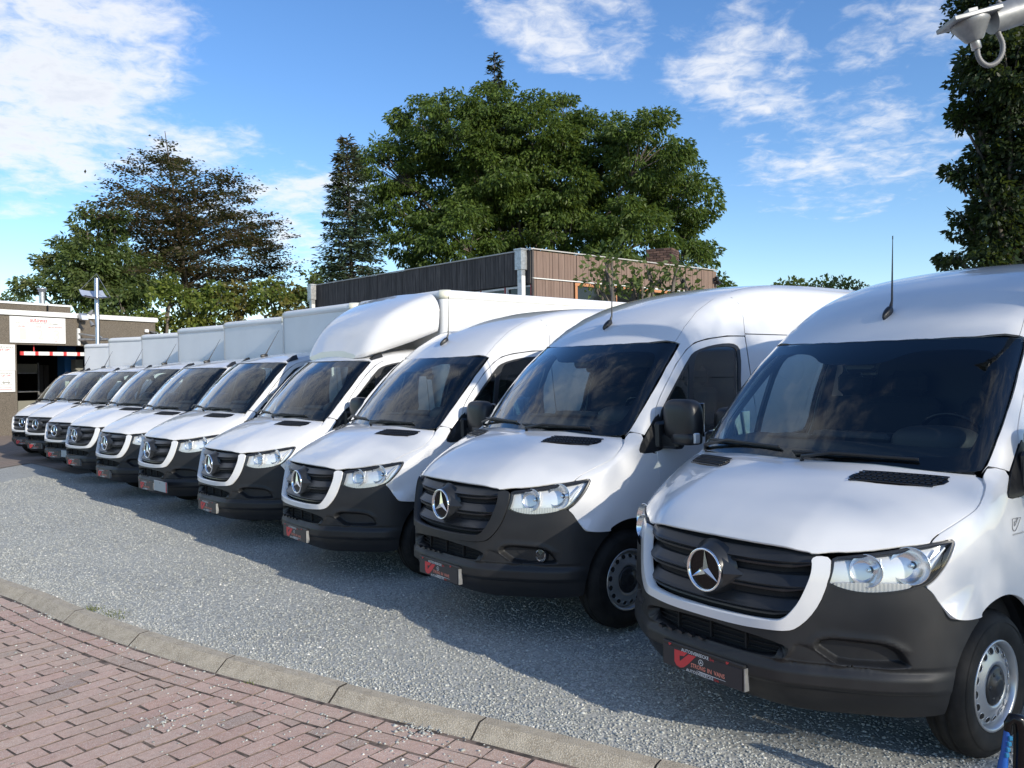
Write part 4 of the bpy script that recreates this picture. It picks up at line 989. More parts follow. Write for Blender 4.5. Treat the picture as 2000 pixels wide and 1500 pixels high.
# joints of the photo, carried on at a metre each
sec = [(.015, -.12), (.012, .016), (.006, .022), (-.066, .020), (-.074, .015), (-.160, -.050), (-.170, -.060), (-.172, -.14)]
L1 = 50; i0 = 10; kn = 0
nj = on_z(922, 1425, 0); jn = min(range(len(kfine)), key=lambda i: (kfine[i]-nj).length); i0 = jn % L1
for s in range(i0, len(kfine)-L1, L1):
    ids = list(range(s, s+L1+1, 5)); V = []; o0 = kfine[s+L1//2].copy(); jz = random.uniform(-.004, .004)
    for q, i in enumerate(ids):
        p = kfine[i].copy(); n = knorm(i)
        d = (kfine[min(i+2, len(kfine)-1)]-kfine[max(i-2, 0)]).normalized()
        if q == 0: p += d*.006
        if q == len(ids)-1: p -= d*.006
        for u, z in sec: V.append(tuple(p-o0+n*(-u)*1.0+Vector((0, 0, z+jz+random.uniform(-.0012, .0012)))))
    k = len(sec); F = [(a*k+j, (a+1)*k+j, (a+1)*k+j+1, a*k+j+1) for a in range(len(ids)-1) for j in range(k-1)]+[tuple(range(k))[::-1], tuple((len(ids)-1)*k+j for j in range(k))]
    obj('kerb_stone', mesh_from('kerb_stone', V, F, [KERB, KJOINT], [0]*(len(F)-2)+[1, 1], smooth=False), kr, o0)  # end faces painted dark to keep sunlight from showing in the gaps
bed = [(.014, -.12), (.011, .012), (.005, .018), (-.066, .0165), (-.073, .0115), (-.158, -.053), (-.168, -.063), (-.171, -.14)]; V = []
for i in range(0, len(kfine), 10):
    for u, z in bed: V.append(tuple(kfine[i]+knorm(i)*(-u)+Vector((0, 0, z))))
nb_ = len(V)//8; obj('kerb_bed', mesh_from('kerb_bed', V, [(a*8+j, (a+1)*8+j, (a+1)*8+j+1, a*8+j+1) for a in range(nb_-1) for j in range(7)], KJOINT, smooth=False), kr)
# clinker pavement
def paver_b(t, b):
    v = objc(t); oi = N(t, 'ShaderNodeObjectInfo'); r = oi.outputs['Random']; g = N(t, 'ShaderNodeNewGeometry').outputs['Random Per Island']
    vv = N(t, 'ShaderNodeVectorMath', operation='ADD'); t.links.new(v, vv.inputs[0]); t.links.new(oi.outputs['Location'], vv.inputs[1])
    rr = math_(t, 'FRACT', math_(t, 'ADD', r, g)); n = noise_(t, vv.outputs[0], 26, 7, .65); f2 = noise_(t, vv.outputs[0], 210, 3, .6); l = noise_(t, vv.outputs[0], 1.1, 4)
    c = mix_(t, rr, (.50, .31, .24, 1), (.62, .42, .335, 1)); c = mix_(t, ramp_(t, rr, .80, .9, 0, .75), c, (.31, .235, .19, 1))
    c = mix_(t, ramp_(t, l, .4, .62, 0, .55), c, (.48, .36, .265, 1)); c = mix_(t, ramp_(t, n, .4, .75, 0, .5), c, (.30, .19, .145, 1))
    c = mix_(t, ramp_(t, f2, .55, .63, 0, .85), c, (.78, .70, .62, 1))
    t.links.new(c, b.inputs['Base Color']); bump(t, b, math_(t, 'ADD', n, math_(t, 'MULTIPLY', f2, .7)), .004, .8)
PAVER = mat('clinker', (.3, .18, .15), .88, build=paver_b)
JOINT = mat('joint_sand_dark_edge', (.055, .046, .038), .95, build=noisecol((.045, .036, .03), (.22, .165, .13), 12))
pav_poly = [(p.x, p.y) for p in kfine[::10]]
if pav_poly[0][0] > pav_poly[-1][0]: pav_poly = pav_poly[::-1]
pav = np.vstack([pav_poly, [(14, -9), (-22, -9)]])
pr = sheet('pavement', pav, lambda x, y: np.full(len(x), PAV_Z+.0295), 1.5, JOINT, False); tag(pr, kind='structure')
PL, PW = .236, .122
def paver_mesh(seed, l=PL-.006, w=PW-.006, cut=None):
    g = np.random.default_rng(seed); hx, hy = l/2, w/2; b = .004
    V = []
    for ins, z in ((0, -.02), (0, .022), (b, .034)):
        for sx, sy in ((-1, -1), (1, -1), (1, 1), (-1, 1)): V.append((((cut[(sx > 0)*2+(sy > 0)]-sx*ins) if cut is not None else sx*(hx-ins))+g.normal(0, .0018), sy*(hy-ins)+g.normal(0, .0016), z+(g.normal(0, .0012) if z > .03 else 0)))
    F = [(8, 9, 10, 11)]+[(r*4+k, r*4+(k+1) % 4, (r+1)*4+(k+1) % 4, (r+1)*4+k) for r in (0, 1) for k in range(4)]
    return V, F
PM = [paver_mesh(s) for s in range(8)]
SIDEI = [0]+[1]*8  # sides and bevels painted dark so sunlight cannot brighten the joint lines
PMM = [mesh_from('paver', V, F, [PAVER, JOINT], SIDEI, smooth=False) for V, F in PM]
rows = []
edge = [kfine[i]+knorm(i)*.178 for i in range(0, len(kfine))]
def in_view(p): return p.y > 1.5 and abs(p.x/p.y) < .66 and (CAM_H-PAV_Z)/p.y < .50
for rw, (off, ln) in enumerate(((PW*.5+.008, PL), (PW*1.5+.008, PL))):          # two courses along the kerb
    P = [kfine[i]+knorm(i)*(.178+off) for i in range(0, len(kfine), 2)]; Q = resample(P, ln)
    for a, b in zip(Q[:-1], Q[1:]): rows.append(((a+b)/2, math.atan2((b-a).y, (b-a).x), 0))
U = Vector((.62, .785, 0)).normalized(); Vv = Vector((U.y, -U.x, 0))
KF_ = np.array([(p.x, p.y) for p in kfine]); KN_ = np.array([tuple(knorm(i))[:2] for i in range(len(kfine))])
def kdist(p): k = int(((KF_-np.array((p.x, p.y)))**2).sum(1).argmin()); return float((np.array((p.x, p.y))-KF_[k])@KN_[k])
BORDER = .178+2*PW+.012
for j in range(-80, 80):
    for i in range(-50, 50):
        p = Vector((-2.6, 4.9, 0))+U*((i+.5*(j % 2))*PL)+Vv*(j*PW)
        if p.x < -9 or p.x > 5 or p.y < .5 or p.y > kerb_y(p.x)+.6: continue
        cs = []; cutf = False
        for sx in (-1, 1):
            for sy in (-1, 1):
                x = sx*(PL-.006)/2; q = p+U*x-Vv*(sy*(PW-.006)/2); d = kdist(q)
                if d < BORDER:
                    rate = max(.25, abs(kdist(q-U*.05)-d)/.05); x -= (BORDER-d)/rate; cutf = True
                cs.append(x)
        if min(cs[2]-cs[0], cs[3]-cs[1]) < .02: continue
        rows.append((p, math.atan2(U.y, U.x), cs if cutf else 1))
cand = []
for p, a, kind in rows: cand.append((p, a, kind, in_view(p)))
cand.sort(key=lambda c: (not c[3], c[0].length))
m = MB(); 
for k, (p, a, kind, vis) in enumerate(cand):
    z = PAV_Z+random.gauss(0, .0009); rx, ry = random.gauss(0, .005), random.gauss(0, .003); aa = a+random.gauss(0, .016); q = p+Vector((random.gauss(0, .002), random.gauss(0, .002), 0))
    if vis and k < 298:
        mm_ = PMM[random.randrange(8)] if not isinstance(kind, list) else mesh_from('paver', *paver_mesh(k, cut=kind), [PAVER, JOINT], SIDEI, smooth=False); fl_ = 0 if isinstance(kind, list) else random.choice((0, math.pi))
        o = obj('paver', mm_, pr, (q.x, q.y, z), (rx, ry, aa+fl_))
    elif q.length < 9: 
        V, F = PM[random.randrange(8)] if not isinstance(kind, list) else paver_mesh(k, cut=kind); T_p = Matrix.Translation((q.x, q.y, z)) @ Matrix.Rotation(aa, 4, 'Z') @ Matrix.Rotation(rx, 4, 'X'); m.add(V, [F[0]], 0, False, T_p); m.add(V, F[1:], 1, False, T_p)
print('pavers', len(cand), sum(c[3] for c in cand))
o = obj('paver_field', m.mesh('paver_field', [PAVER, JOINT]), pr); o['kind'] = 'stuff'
# weeds along the kerb and in the gravel
LEAFG = mat('weed_green', (.13, .15, .045), .8)
def weeds(spots):
    m = MB()
    for px, py, z0, n, s in spots:
        c = on_z(px, py, z0)
        for _ in range(n):
            b = c+Vector((random.gauss(0, s), random.gauss(0, s), z0-c.z)); a = random.uniform(0, 6.28); h = random.uniform(.008, .024); d = Vector((math.cos(a), math.sin(a), 0)); e = Vector((-d.y, d.x, 0))*.004
            m.add([b-e, b+e, b+d*h*.6+Vector((0, 0, h))], [(0, 1, 2)], 0)
    return m.mesh('weeds', [LEAFG])
tag(obj('weeds', weeds([(180, 1190, .012, 90, .045), (215, 1199, .0, 70, .05), (232, 1206, 0, 40, .05), (490, 1332, PAV_Z+.03, 30, .03), (908, 1245, 0, 40, .05), (955, 1248, 0, 30, .05), (1190, 1338, 0, 40, .04), (1262, 1345, 0, 60, .04)])), kind='stuff')
def forecourt_b(t, b):
    v = objc(t); br = N(t, 'ShaderNodeTexBrick'); t.links.new(v, br.inputs['Vector']); br.inputs['Scale'].default_value = 1.0
    br.inputs['Color1'].default_value = (.27, .205, .165, 1); br.inputs['Color2'].default_value = (.33, .26, .21, 1); br.inputs['Mortar'].default_value = (.14, .11, .09, 1)
    br.inputs['Mortar Size'].default_value = .012; br.inputs['Brick Width'].default_value = .22; br.inputs['Row Height'].default_value = .11
    n = noise_(t, v, .8, 6); t.links.new(mix_(t, ramp_(t, n, .35, .7, 0, .5), br.outputs[0], (.20, .17, .14, 1)), b.inputs['Base Color'])
FORE = mat('forecourt_paving', (.2, .16, .13), .9, build=forecourt_b)
fp = [on_z(-250, 925), on_z(0, 915), on_z(60, 905), on_z(150, 925)]
fpoly = [(p.x, p.y) for p in fp]+[(-6.5, 26), (-6, 36), (-24, 40), (-26, 22)]
tag(sheet('forecourt', fpoly, lambda x, y: lotz(x, y)+.012, .45, FORE), kind='structure')
# ---------------------------------------------------------------- timber-clad building
def wood(c1, c2, c3):
    def f(t, b):
        v = objc(t); mp = N(t, 'ShaderNodeMapping'); mp.inputs['Scale'].default_value = (9, 9, .55); t.links.new(v, mp.inputs[0])
        n = noise_(t, mp.outputs[0], 3.2, 6, .6); n2 = noise_(t, mp.outputs[0], .5, 5); g = N(t, 'ShaderNodeNewGeometry').outputs['Random Per Island']
        c = mix_(t, ramp_(t, n, .3, .7), (*c1, 1), (*c2, 1)); c = mix_(t, ramp_(t, n2, .45, .75, 0, .7), c, (*c3, 1)); c = mix_(t, math_(t, 'MULTIPLY', g, .35), c, (*c3, 1)); t.links.new(c, b.inputs['Base Color'])
    return f
WOODG = mat('weathered_cladding', (.06, .05, .05), .85, build=wood((.042, .037, .036), (.125, .112, .105), (.026, .024, .024)))
WOODB = mat('brown_cladding', (.2, .12, .09), .8, build=wood((.17, .115, .09), (.235, .165, .132), (.15, .098, .078)))
WHITEW = mat('white_woodwork', (.7, .7, .68), .5); REDW = mat('red_frame', (.30, .05, .05), .5); ORW = mat('orange_frame', (.45, .2, .09), .55); ROOFF = mat('roof_felt', (.05, .05, .05), .9)
EDGEM = mat('roof_edge_metal', (.42, .41, .39), .5); BRICKM = mat('chimney_brick', (.14, .08, .06), .9)
ZT = at(1037, 486, 22.).z
Cc, Lc, Rc = [Vector((p.x, p.y, 0)) for p in (on_z(1037, 486, ZT), on_z(614, 557, ZT), on_z(1396, 528, ZT))]
bld = empty('timber_building', Cc); tag(bld, 'flat-roofed timber building, black weathered boards on one side and brown ones on the other', 'building')
def wall_frame(a, b):           # local frame: x along the wall, y into the building, z up
    d = (b-a).normalized(); n = Vector((-d.y, d.x, 0))
    if n.dot(a) < 0: n = -n      # points away from the camera
    return Matrix(((d.x, n.x, 0, a.x-Cc.x), (d.y, n.y, 0, a.y-Cc.y), (0, 0, 1, 0), (0, 0, 0, 1))), (b-a).length
TL, LL = wall_frame(Cc, Lc); TR, LR = wall_frame(Cc, Rc)
HF_ = .90
def clad(T, x0, x1, z0, z1, m, nb, proud=.0):
    mb = MB(); w = (x1-x0-.012)/nb
    for k in range(nb): mb.box((x0+.006+w*(k+.5), -.01-proud+random.uniform(-.006, .006), (z0+z1)/2), (w-.008, .03, z1-z0), 0)
    mb.box(((x0+x1)/2, .015-proud, (z0+z1)/2), (x1-x0-.01, .02, z1-z0-.01), 0)
    me = mb.mesh('cladding_panel', [m]); me.transform(T); return obj('cladding_panel', me, bld)
npn = 11; pw = LL/npn
for k in range(npn): clad(TL, k*pw, (k+1)*pw, ZT-HF_, ZT-.03, WOODG, 9)
def piece(name, T, shapes, mats):
    mb = MB()
    for c, d, mi in shapes: mb.box(c, d, mi, T=T)
    return obj(name, mb.mesh(name, mats), bld)
piece('roof', TL, [((LL/2, -.04, ZT-.012), (LL+.16, .04, .03), 0)], [EDGEM]); piece('roof_edge', TR, [((LR/2, -.06, ZT+.0), (LR+.12, .04, .03), 0)], [EDGEM])
p4 = Lc+Rc-Cc; me = mesh_from('flat_roof', [tuple(Vector(q)-Cc+Vector((0, 0, ZT-.04))) for q in (Cc, Rc, p4, Lc)], [(0, 1, 2, 3)], ROOFF, smooth=False); obj('flat_roof', me, bld)
for k in range(npn):             # window band under the boards
    x0, x1 = k*pw, (k+1)*pw; zt = ZT-HF_-.03; zb = zt-.62
    f = piece('window', TL, [(((x0+x1)/2, .06, zt-.03), (pw, .06, .05), 0), (((x0+x1)/2, .05, zb), (pw, .08, .05), 0), ((x0+.035, .05, (zt+zb)/2), (.05, .07, zt-zb), 1), ((x1-.035, .052, (zt+zb)/2), (.04, .07, zt-zb), 0)], [WHITEW, REDW])
    mb = MB(); mb.box(((x0+x1)/2, .09, (zt+zb)/2), (pw-.08, .012, zt-zb-.03), 0, T=TL); q = mb.mesh('pane', [PANE]); obj('pane', q, f)
piece('wall', TL, [((LL/2, .12, (ZT-HF_-.7)/2), (LL, .1, ZT-HF_-.7), 0)], [WOODG])
HR = .74; npr = 5; pr_ = LR/npr
for k in range(npr): clad(TR, k*pr_+.06, (k+1)*pr_+.06, ZT-HR, ZT-.04, WOODB, 14)
piece('trim_strip', TR, [((LR/2, -.03, ZT-HR-.02), (LR, .03, .025), 0)], [WHITEW])
clad(TR, .06, pr_*.97, 1.9, ZT-HR-.04, WOODB, 14, -.02)
for k in (1, 2, 3, 4):
    x0, x1 = k*pr_, (k+1)*pr_-.02; zt = ZT-HR-.05; zb = zt-1.3
    f = piece('window', TR, [(((x0+x1)/2, .02, zt-.04), (x1-x0, .08, .08), 0), (((x0+x1)/2, .02, zb), (x1-x0, .08, .08), 0), ((x0+.05, .022, (zt+zb)/2), (.09, .08, zt-zb), 0), ((x1-.05, .022, (zt+zb)/2), (.09, .08, zt-zb), 0)], [ORW])
    mb = MB(); mb.box(((x0+x1)/2, .05, (zt+zb)/2), (x1-x0-.14, .012, zt-zb-.08), 0, T=TR); obj('pane', mb.mesh('pane', [PANE]), f)
piece('wall', TR, [((LR/2, .14, (ZT-HR-1.4)/2), (LR, .1, ZT-HR-1.4), 0)], [WOODB])
def hopper(T, x):
    return piece('rain_hopper', T, [((x, -.16, ZT-.28), (.24, .22, .52), 0), ((x, -.16, ZT-.01), (.28, .26, .04), 0), ((x-.01, -.16, ZT-.70), (.15, .14, .36), 0), ((x-.01, -.16, ZT-2.4), (.16, .13, 3.4), 1)], [STEEL, WHITEW])
hopper(TL, .22); hopper(TL, LL-.1)
piece('corner_board', TR, [((.03, -.02, ZT-1.6), (.06, .05, 3.2), 0)], [WOODG])
mb = MB(); mb.box((LR-.1, -.15, ZT-.3), (.10, .14, .16), 0, T=TR, bev=.02); mb.box((LR-.02, -.14, ZT-.42), (.12, .16, .12), 0, T=TR, bev=.02, rx=.4); mb.box((LR-.06, -.06, ZT-.34), (.04, .16, .04), 0, T=TR); obj('floodlight', mb.mesh('floodlight', [BLACKP]), bld)
# chimney of real courses
c0, c1 = at(1263, 520, 26.5), at(1332, 520, 26.5); cw = (c1-c0).length; ztop = at(1290, 489, 26.5).z
mb = MB(); cz = ZT-.05
while cz < ztop-.02:
    o_s = .11*(int(round((cz-ZT)/.075)) % 2)
    for side in range(4):
        T = Matrix.Translation(Vector(((c0.x+c1.x)/2-Cc.x, (c0.y+c1.y)/2-Cc.y+.3, 0))) @ Matrix.Rotation(math.pi/2*side-.45, 4, 'Z')
        x = -cw*.36-o_s
        while x < cw*.36:
            a, b_ = max(x, -cw*.36), min(x+.21, cw*.36)
            if b_-a > .03: mb.box(((a+b_)/2, -cw*.36, cz+.033), (b_-a-.012, .05, .062), 0, T=T)
            x += .22
    mb.box(((c0.x+c1.x)/2-Cc.x, (c0.y+c1.y)/2-Cc.y+.3, cz+.037), (cw*.71, cw*.71, .075), 1, rz=-.45); cz += .075
def brick_b(t, b):
    g = N(t, 'ShaderNodeNewGeometry').outputs['Random Per Island']; t.links.new(mix_(t, g, (.06, .035, .03, 1), (.17, .10, .075, 1)), b.inputs['Base Color'])
BR1 = mat('old_brick', (.12, .07, .05), .9, build=brick_b); o = obj('chimney', mb.mesh('chimney', [BR1, mat('mortar', (.07, .06, .055), .95)]), bld)

# ---------------------------------------------------------------- car wash hall
ZC = at(0, 606, 28.4).z; A0 = on_z(0, 606, ZC); A1 = on_z(303, 623, ZC); A0.z = A1.z = 0
ew = (A1-A0).normalized(); nw = Vector((ew.y, -ew.x, 0)); nw = nw if nw.dot(-A0) > 0 else -nw
def wp(px, py, out=0.):          # pixel -> (along wall, height)
    d = ray(px, py); o3 = Vector((0, 0, CAM_H)); a = A0+nw*out; t = (a-o3).dot(nw)/d.dot(nw); q = o3+d*t; return (q-A0).dot(ew), q.z
TW = Matrix(((ew.x, -nw.x, 0, 0), (ew.y, -nw.y, 0, 0), (0, 0, 1, 0), (0, 0, 0, 1)))    # x along, y into the wall
hall = empty('car_wash_hall', A0); tag(hall, 'low grey-brown pebble-dash car wash hall with white roof edge and dark open bay', 'building')
def pebble_b(t, b):
    v = objc(t); n = noise_(t, v, 42, 4, .7); l = noise_(t, v, .5, 5)
    c = mix_(t, ramp_(t, n, .3, .7), (.075, .062, .048, 1), (.215, .185, .148, 1)); c = mix_(t, ramp_(t, l, .4, .7, 0, .35), c, (.10, .085, .068, 1)); t.links.new(c, b.inputs['Base Color']); bump(t, b, n, .02, .8)
PEB = mat('pebble_dash', (.28, .23, .18), .9, build=pebble_b); COPE = mat('white_coping', (.72, .72, .70), .5); DOORG = mat('roller_door', (.22, .22, .19), .7); BLUEP = mat('blue_machine', (.02, .11, .30), .4); SIGNW = mat('sign_board', (.80, .80, .79), .5); SIGNL = mat('sign_text', (.33, .33, .30), .6); PALE = mat('sign_pale', (.60, .61, .56), .6)
def hp(name, shapes, mats, parent=None, label=None):
    mb = MB()
    for c, d, mi in shapes: mb.box(c, d, mi, T=TW)
    o = obj(name, mb.mesh(name, mats), parent or hall)
    return o
sL, _ = wp(-420, 700); s0, zo = wp(32, 672); s1, _ = wp(205, 682); s2 = (A1-A0).dot(ew)
hp('wall', [(((sL+s0)/2, .2, ZC/2-.1), (s0-sL, .4, ZC), 0), (((s0+s1)/2, .2, (zo+ZC)/2-.06), (s1-s0-.002, .396, ZC-zo-.1), 0), (((s1+s2)/2, .2, ZC/2-.1), (s2-s1, .4, ZC), 0), ((s2-.2, 4.5, ZC/2-.1), (.36, 8.2, ZC-.004), 0)], [PEB])
hp('roof_coping', [(((sL+s2)/2, .18, ZC-.05), (s2-sL+.12, .52, .17), 0), ((s2-.18, 4.6, ZC-.052), (.48, 8.2, .166), 0)], [COPE])
hp('flat_roof', [(((sL+s2)/2, 4.6, ZC-.2), (s2-sL-.4, 8.3, .1), 0)], [ROOFF])
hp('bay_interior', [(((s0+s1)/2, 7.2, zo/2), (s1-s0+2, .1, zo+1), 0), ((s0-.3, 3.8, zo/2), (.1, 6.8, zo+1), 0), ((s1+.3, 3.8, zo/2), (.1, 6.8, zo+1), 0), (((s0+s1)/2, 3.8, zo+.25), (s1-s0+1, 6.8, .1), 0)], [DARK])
# things seen inside the bay
x0, z0 = wp(33, 711, -4.); x1, z1 = wp(73, 711, -4.); dz_ = z0
hp('sliding_door', [(((x0+x1)/2, 4., dz_-.16), (x1-x0, .06, .34), 0), (((x0+x1)/2, 4., dz_-1.75), (x1-x0, .06, .62), 0), (((x0+x1)/2, 4., dz_-2.4), (x1-x0, .06, .5), 0), (((x0+x1)/2, 3.96, dz_-.36), (x1-x0, .05, .05), 1), (((x0+x1)/2, 3.96, dz_-1.08), (x1-x0, .05, .05), 1), (((x0+x1)/2, 3.96, dz_-2.05), (x1-x0, .05, .05), 1), ((x1, 3.96, dz_-1.3), (.05, .06, 2.7), 1), ((x1-.55, 3.955, dz_-2.4), (.05, .05, .7), 1)], [DOORG, STEEL])
xa, za = wp(82, 713, -4.); xb, _ = wp(93, 713, -4.)
hp('inner_door', [((xa+(xb-xa)*k, 4.1, za-1.2), (xb-xa-.04, .05, 2.4), 0) for k in (0, 1)], [mat('dull_grey', (.055, .055, .055), .6)])
xa, _ = wp(119, 700, -2.5); xb, za = wp(141, 690, -2.5)
hp('wash_machine', [(((xa+xb)/2, 2.5, za-1.2), (xb-xa, .5, 3.2), 0), (((xa+xb)/2-.14, 2.24, za-1.55), ((xb-xa)*.4, .03, .9), 1)], [BLUEP, PALE])
xa, _ = wp(143, 700, -2.); xb, za = wp(162, 705, -2.); hp('control_cabinet', [(((xa+xb)/2, 2., za-.5), (xb-xa, .3, 1.1), 0)], [DOORG])
# clearance bar
xa, za = wp(39, 687.5, -.2); xb, zb_ = wp(230, 697, -.2); zbar = (za+zb_)/2+.02; nseg = 14; per = (wp(96, 690, -.2)[0]-xa)/2
mb = MB(); x = xa
while x < xb:
    mb.box((x+.06, .2, zbar), (.12, .05, .13), 1, T=TW); mb.box((x+.12+(per-.12)/2, .2, zbar), (per-.12, .05, .13), 0, T=TW); x += per
o = obj('clearance_bar', mb.mesh('clearance_bar', [COPE, mat('red_band', (.62, .05, .05), .5)]), None, A0); tag(o, 'red and white striped height bar hanging across the dark car wash bay', 'bar')
xs_, zs_ = wp(66, 680, -.2); mb = MB(); mb.box((xs_, .2, (zbar+zo)/2), (.03, .015, zo-zbar), 0, T=TW); obj('hanging_strap', mb.mesh('hanging_strap', [RED]), o)
# signs
def sign(pts, label, draw, out=.06):
    (xa, zt_), (xb, zb2) = wp(*pts[0]), wp(*pts[1]); w = xb-xa; h = zt_-zb2
    r_ = empty('sign', A0+ew*xa+nw*out+Vector((0, 0, zb2)), math.atan2(ew.y, ew.x)); tag(r_, label, 'sign')
    mb = MB(); mb.box((w/2, .02, h/2), (w, .04, h), 0); obj('board', mb.mesh('board', [SIGNW]), r_)
    ms = {k: MB() for k in ('lettering', 'red_lettering', 'pale_print')}
    def T(k, body, u0, u1, v0, v1, **kw):
        V, F = fit(body, (u1-u0)*w, (v1-v0)*h, **kw); ms[k].add([(u0*w+a, -.004, (1-v1)*h+b) for a, _, b in V], F, 0)
    def Bx(k, u0, u1, v0, v1): ms[k].add([(u0*w, -.003, (1-v1)*h), (u1*w, -.003, (1-v1)*h), (u1*w, -.003, (1-v0)*h), (u0*w, -.003, (1-v0)*h)], [(0, 1, 2, 3)], 0)
    draw(T, Bx)
    for k, mm_ in (('lettering', SIGNL), ('red_lettering', RED), ('pale_print', PALE)):
        if ms[k].V: obj(k, ms[k].mesh(k, [mm_]), r_)
def d1(T, Bx):
    T('red_lettering', 'autowas', .35, .66, .06, .19, bold=.01); T('lettering', "KIES UIT DE VOLGENDE PROGRAMMA'S", .10, .90, .20, .275, bold=.012)
    for i, (hd, a, b) in enumerate((('ZILVER', .14, .26), ('GOUD', .46, .55), ('BESTELWAGENS', .68, .94))):
        u = (.12, .43, .73)[i]; T('red_lettering', hd, a, b, .345, .40, bold=.015); T('pale_print', '123'[i], u+.05, u+.05+.11, .47, .87, bold=.02)
        for q in range(6): Bx('lettering', u, u+(.16, .10, .17, .13, .09, .06)[q], .45+.075*q, .462+.075*q)
        T('red_lettering', ('7\u20ac', '12\u20ac', '15\u20ac')[i], u+.06, u+.06+(.035, .05, .05)[i], .90, .95)
        if i: Bx('pale_print', u-.06, u-.056, .38, .95)
sign(((17, 617), (126.5, 671.5)), 'wide white car wash programme board headed in red above the bay', d1)
def d2(T, Bx):
    T('lettering', 'autowas', .30, .93, .06, .15, bold=.012); T('red_lettering', 'LET OP!', .38, .80, .17, .245, bold=.02)
    for q in range(9): Bx('lettering', .12, (.6, .7, .85, .8, .86, .75, .5, .84, .6)[q], .33+.07*q, .34+.07*q)
sign(((-26, 672), (28, 724)), 'white notice of grey text lines, upper of the two left of the bay', d2)
def d3(T, Bx):
    T('lettering', 'autowas', .36, .88, .05, .15, bold=.012); T('red_lettering', 'LET OP!', .50, .83, .18, .26, bold=.02)
    for a in ((.46, .88, .32, .34), (.46, .88, .64, .66), (.46, .475, .34, .64), (.865, .88, .34, .64), (.52, .82, .52, .58), (.58, .76, .43, .45), (.56, .58, .45, .52), (.755, .775, .45, .52), (.55, .61, .58, .61), (.73, .79, .58, .61)): Bx('lettering', *a)
    T('red_lettering', 'VUL DE KAART', .42, .88, .76, .81); Bx('red_lettering', .30, .88, .86, .875); Bx('red_lettering', .30, .88, .90, .915)
sign(((-26, 725), (28, 765)), 'white notice with a small car pictogram, lower of the two left of the bay', d3)
# upper roof block, skylight, flue
b0, zb0 = wp(-420, 585, -1.6); b1, zb1 = wp(138, 600, -1.6); zt1 = wp(60, 594.5, -1.6)[1]
hp('roof_block', [(((b0+b1)/2, 3.2, (zt1+ZC)/2-.1), (b1-b0, 3.2, zt1-ZC+.2), 0), (((b0+b1)/2, 3.2, zt1+.02), (b1-b0+.06, 3.28, .07), 1), ((wp(92, 600, -1.6)[0], 1.585, (zt1+ZC)/2), (.06, .05, zt1-ZC), 2)], [PEB, COPE, GLOSS])
sk0, _ = wp(-300, 588, -2.6); sk1, zsk = wp(75, 588, -2.6); hp('skylight', [(((sk0+sk1)/2, 3.2, zt1+.10), (sk1-sk0, 1.2, .12), 0)], [mat('skylight_sheet', (.45, .5, .6), .25)])
fx_, fz = wp(82, 564, -2.2); mb = MB(); Tf = TW @ Matrix.Translation((fx_, 2.2, 0)); mb.lathe([(.10, zt1), (.10, fz-.03)], 16, 0, 'Z', Tf); mb.lathe([(.10, fz-.12), (.135, fz-.12), (.135, fz-.03), (.17, fz-.03), (.17, fz+.02), (0, fz+.04)], 16, 0, 'Z', Tf)
o = obj('flue_pipe', mb.mesh('flue_pipe', [STEEL]), hall)
# floodlight and bracket on the hall front
def small(name, label, cat, mb, mats): o = obj(name, mb.mesh(name, mats), None, A0); tag(o, label, cat); return o
fx_, fz = wp(155.5, 619.5); mb = MB(); mb.box((fx_, -.22, fz), (.30, .16, .25), 0, T=TW, rx=-.35, bev=.03); mb.box((fx_, -.315, fz-.03), (.24, .02, .18), 1, T=TW, rx=-.35); mb.box((fx_, -.06, fz+.02), (.06, .18, .06), 0, T=TW)
small('floodlight', 'grey floodlight fixed just under the white roof edge of the car wash', 'floodlight', mb, [STEEL, HOUSE])
fx_, fz = wp(152.5, 658); xe, ze = wp(212, 663, 1.1); mb = MB(); mb.box((fx_, -.03, fz), (.10, .06, .62), 0, T=TW); mb.tube([(fx_, -.05, fz+.12), (xe-.2, -1.0, ze+.08)], .035, 8, 1, T=TW); mb.tube([(fx_, -.05, fz-.10), (xe, -1.1, ze)], .05, 8, 1, T=TW); mb.add([(fx_-.02, -.1, fz+.33), (fx_+.12, -.1, fz+.33), (fx_+.18, -.12, fz+.26), (fx_+.02, -.08, fz+.52)], [(0, 1, 2), (0, 2, 3)], 2, False, TW)
small('wall_bracket', 'pale metal bracket arm sticking out of the car wash wall behind the lamp post', 'bracket', mb, [COPE, STEEL, BLACKP])
fx_, fz = wp(284.5, 646.5); mb = MB(); mb.box((fx_, -.06, fz), (.16, .1, .13), 0, T=TW, bev=.02); small('wall_lamp', 'small white square lamp near the right end of the car wash wall', 'lamp', mb, [SIGNW])
fx_, fz = wp(296, 648.5); mb = MB(); mb.box((fx_, -.15, fz), (.24, .25, .03), 0, T=TW, rx=.2); mb.box((fx_+.08, -.05, fz-.08), (.03, .03, .16), 0, T=TW); small('wall_spout', 'little dark metal outlet at the right end of the car wash wall', 'outlet', mb, [STEEL])
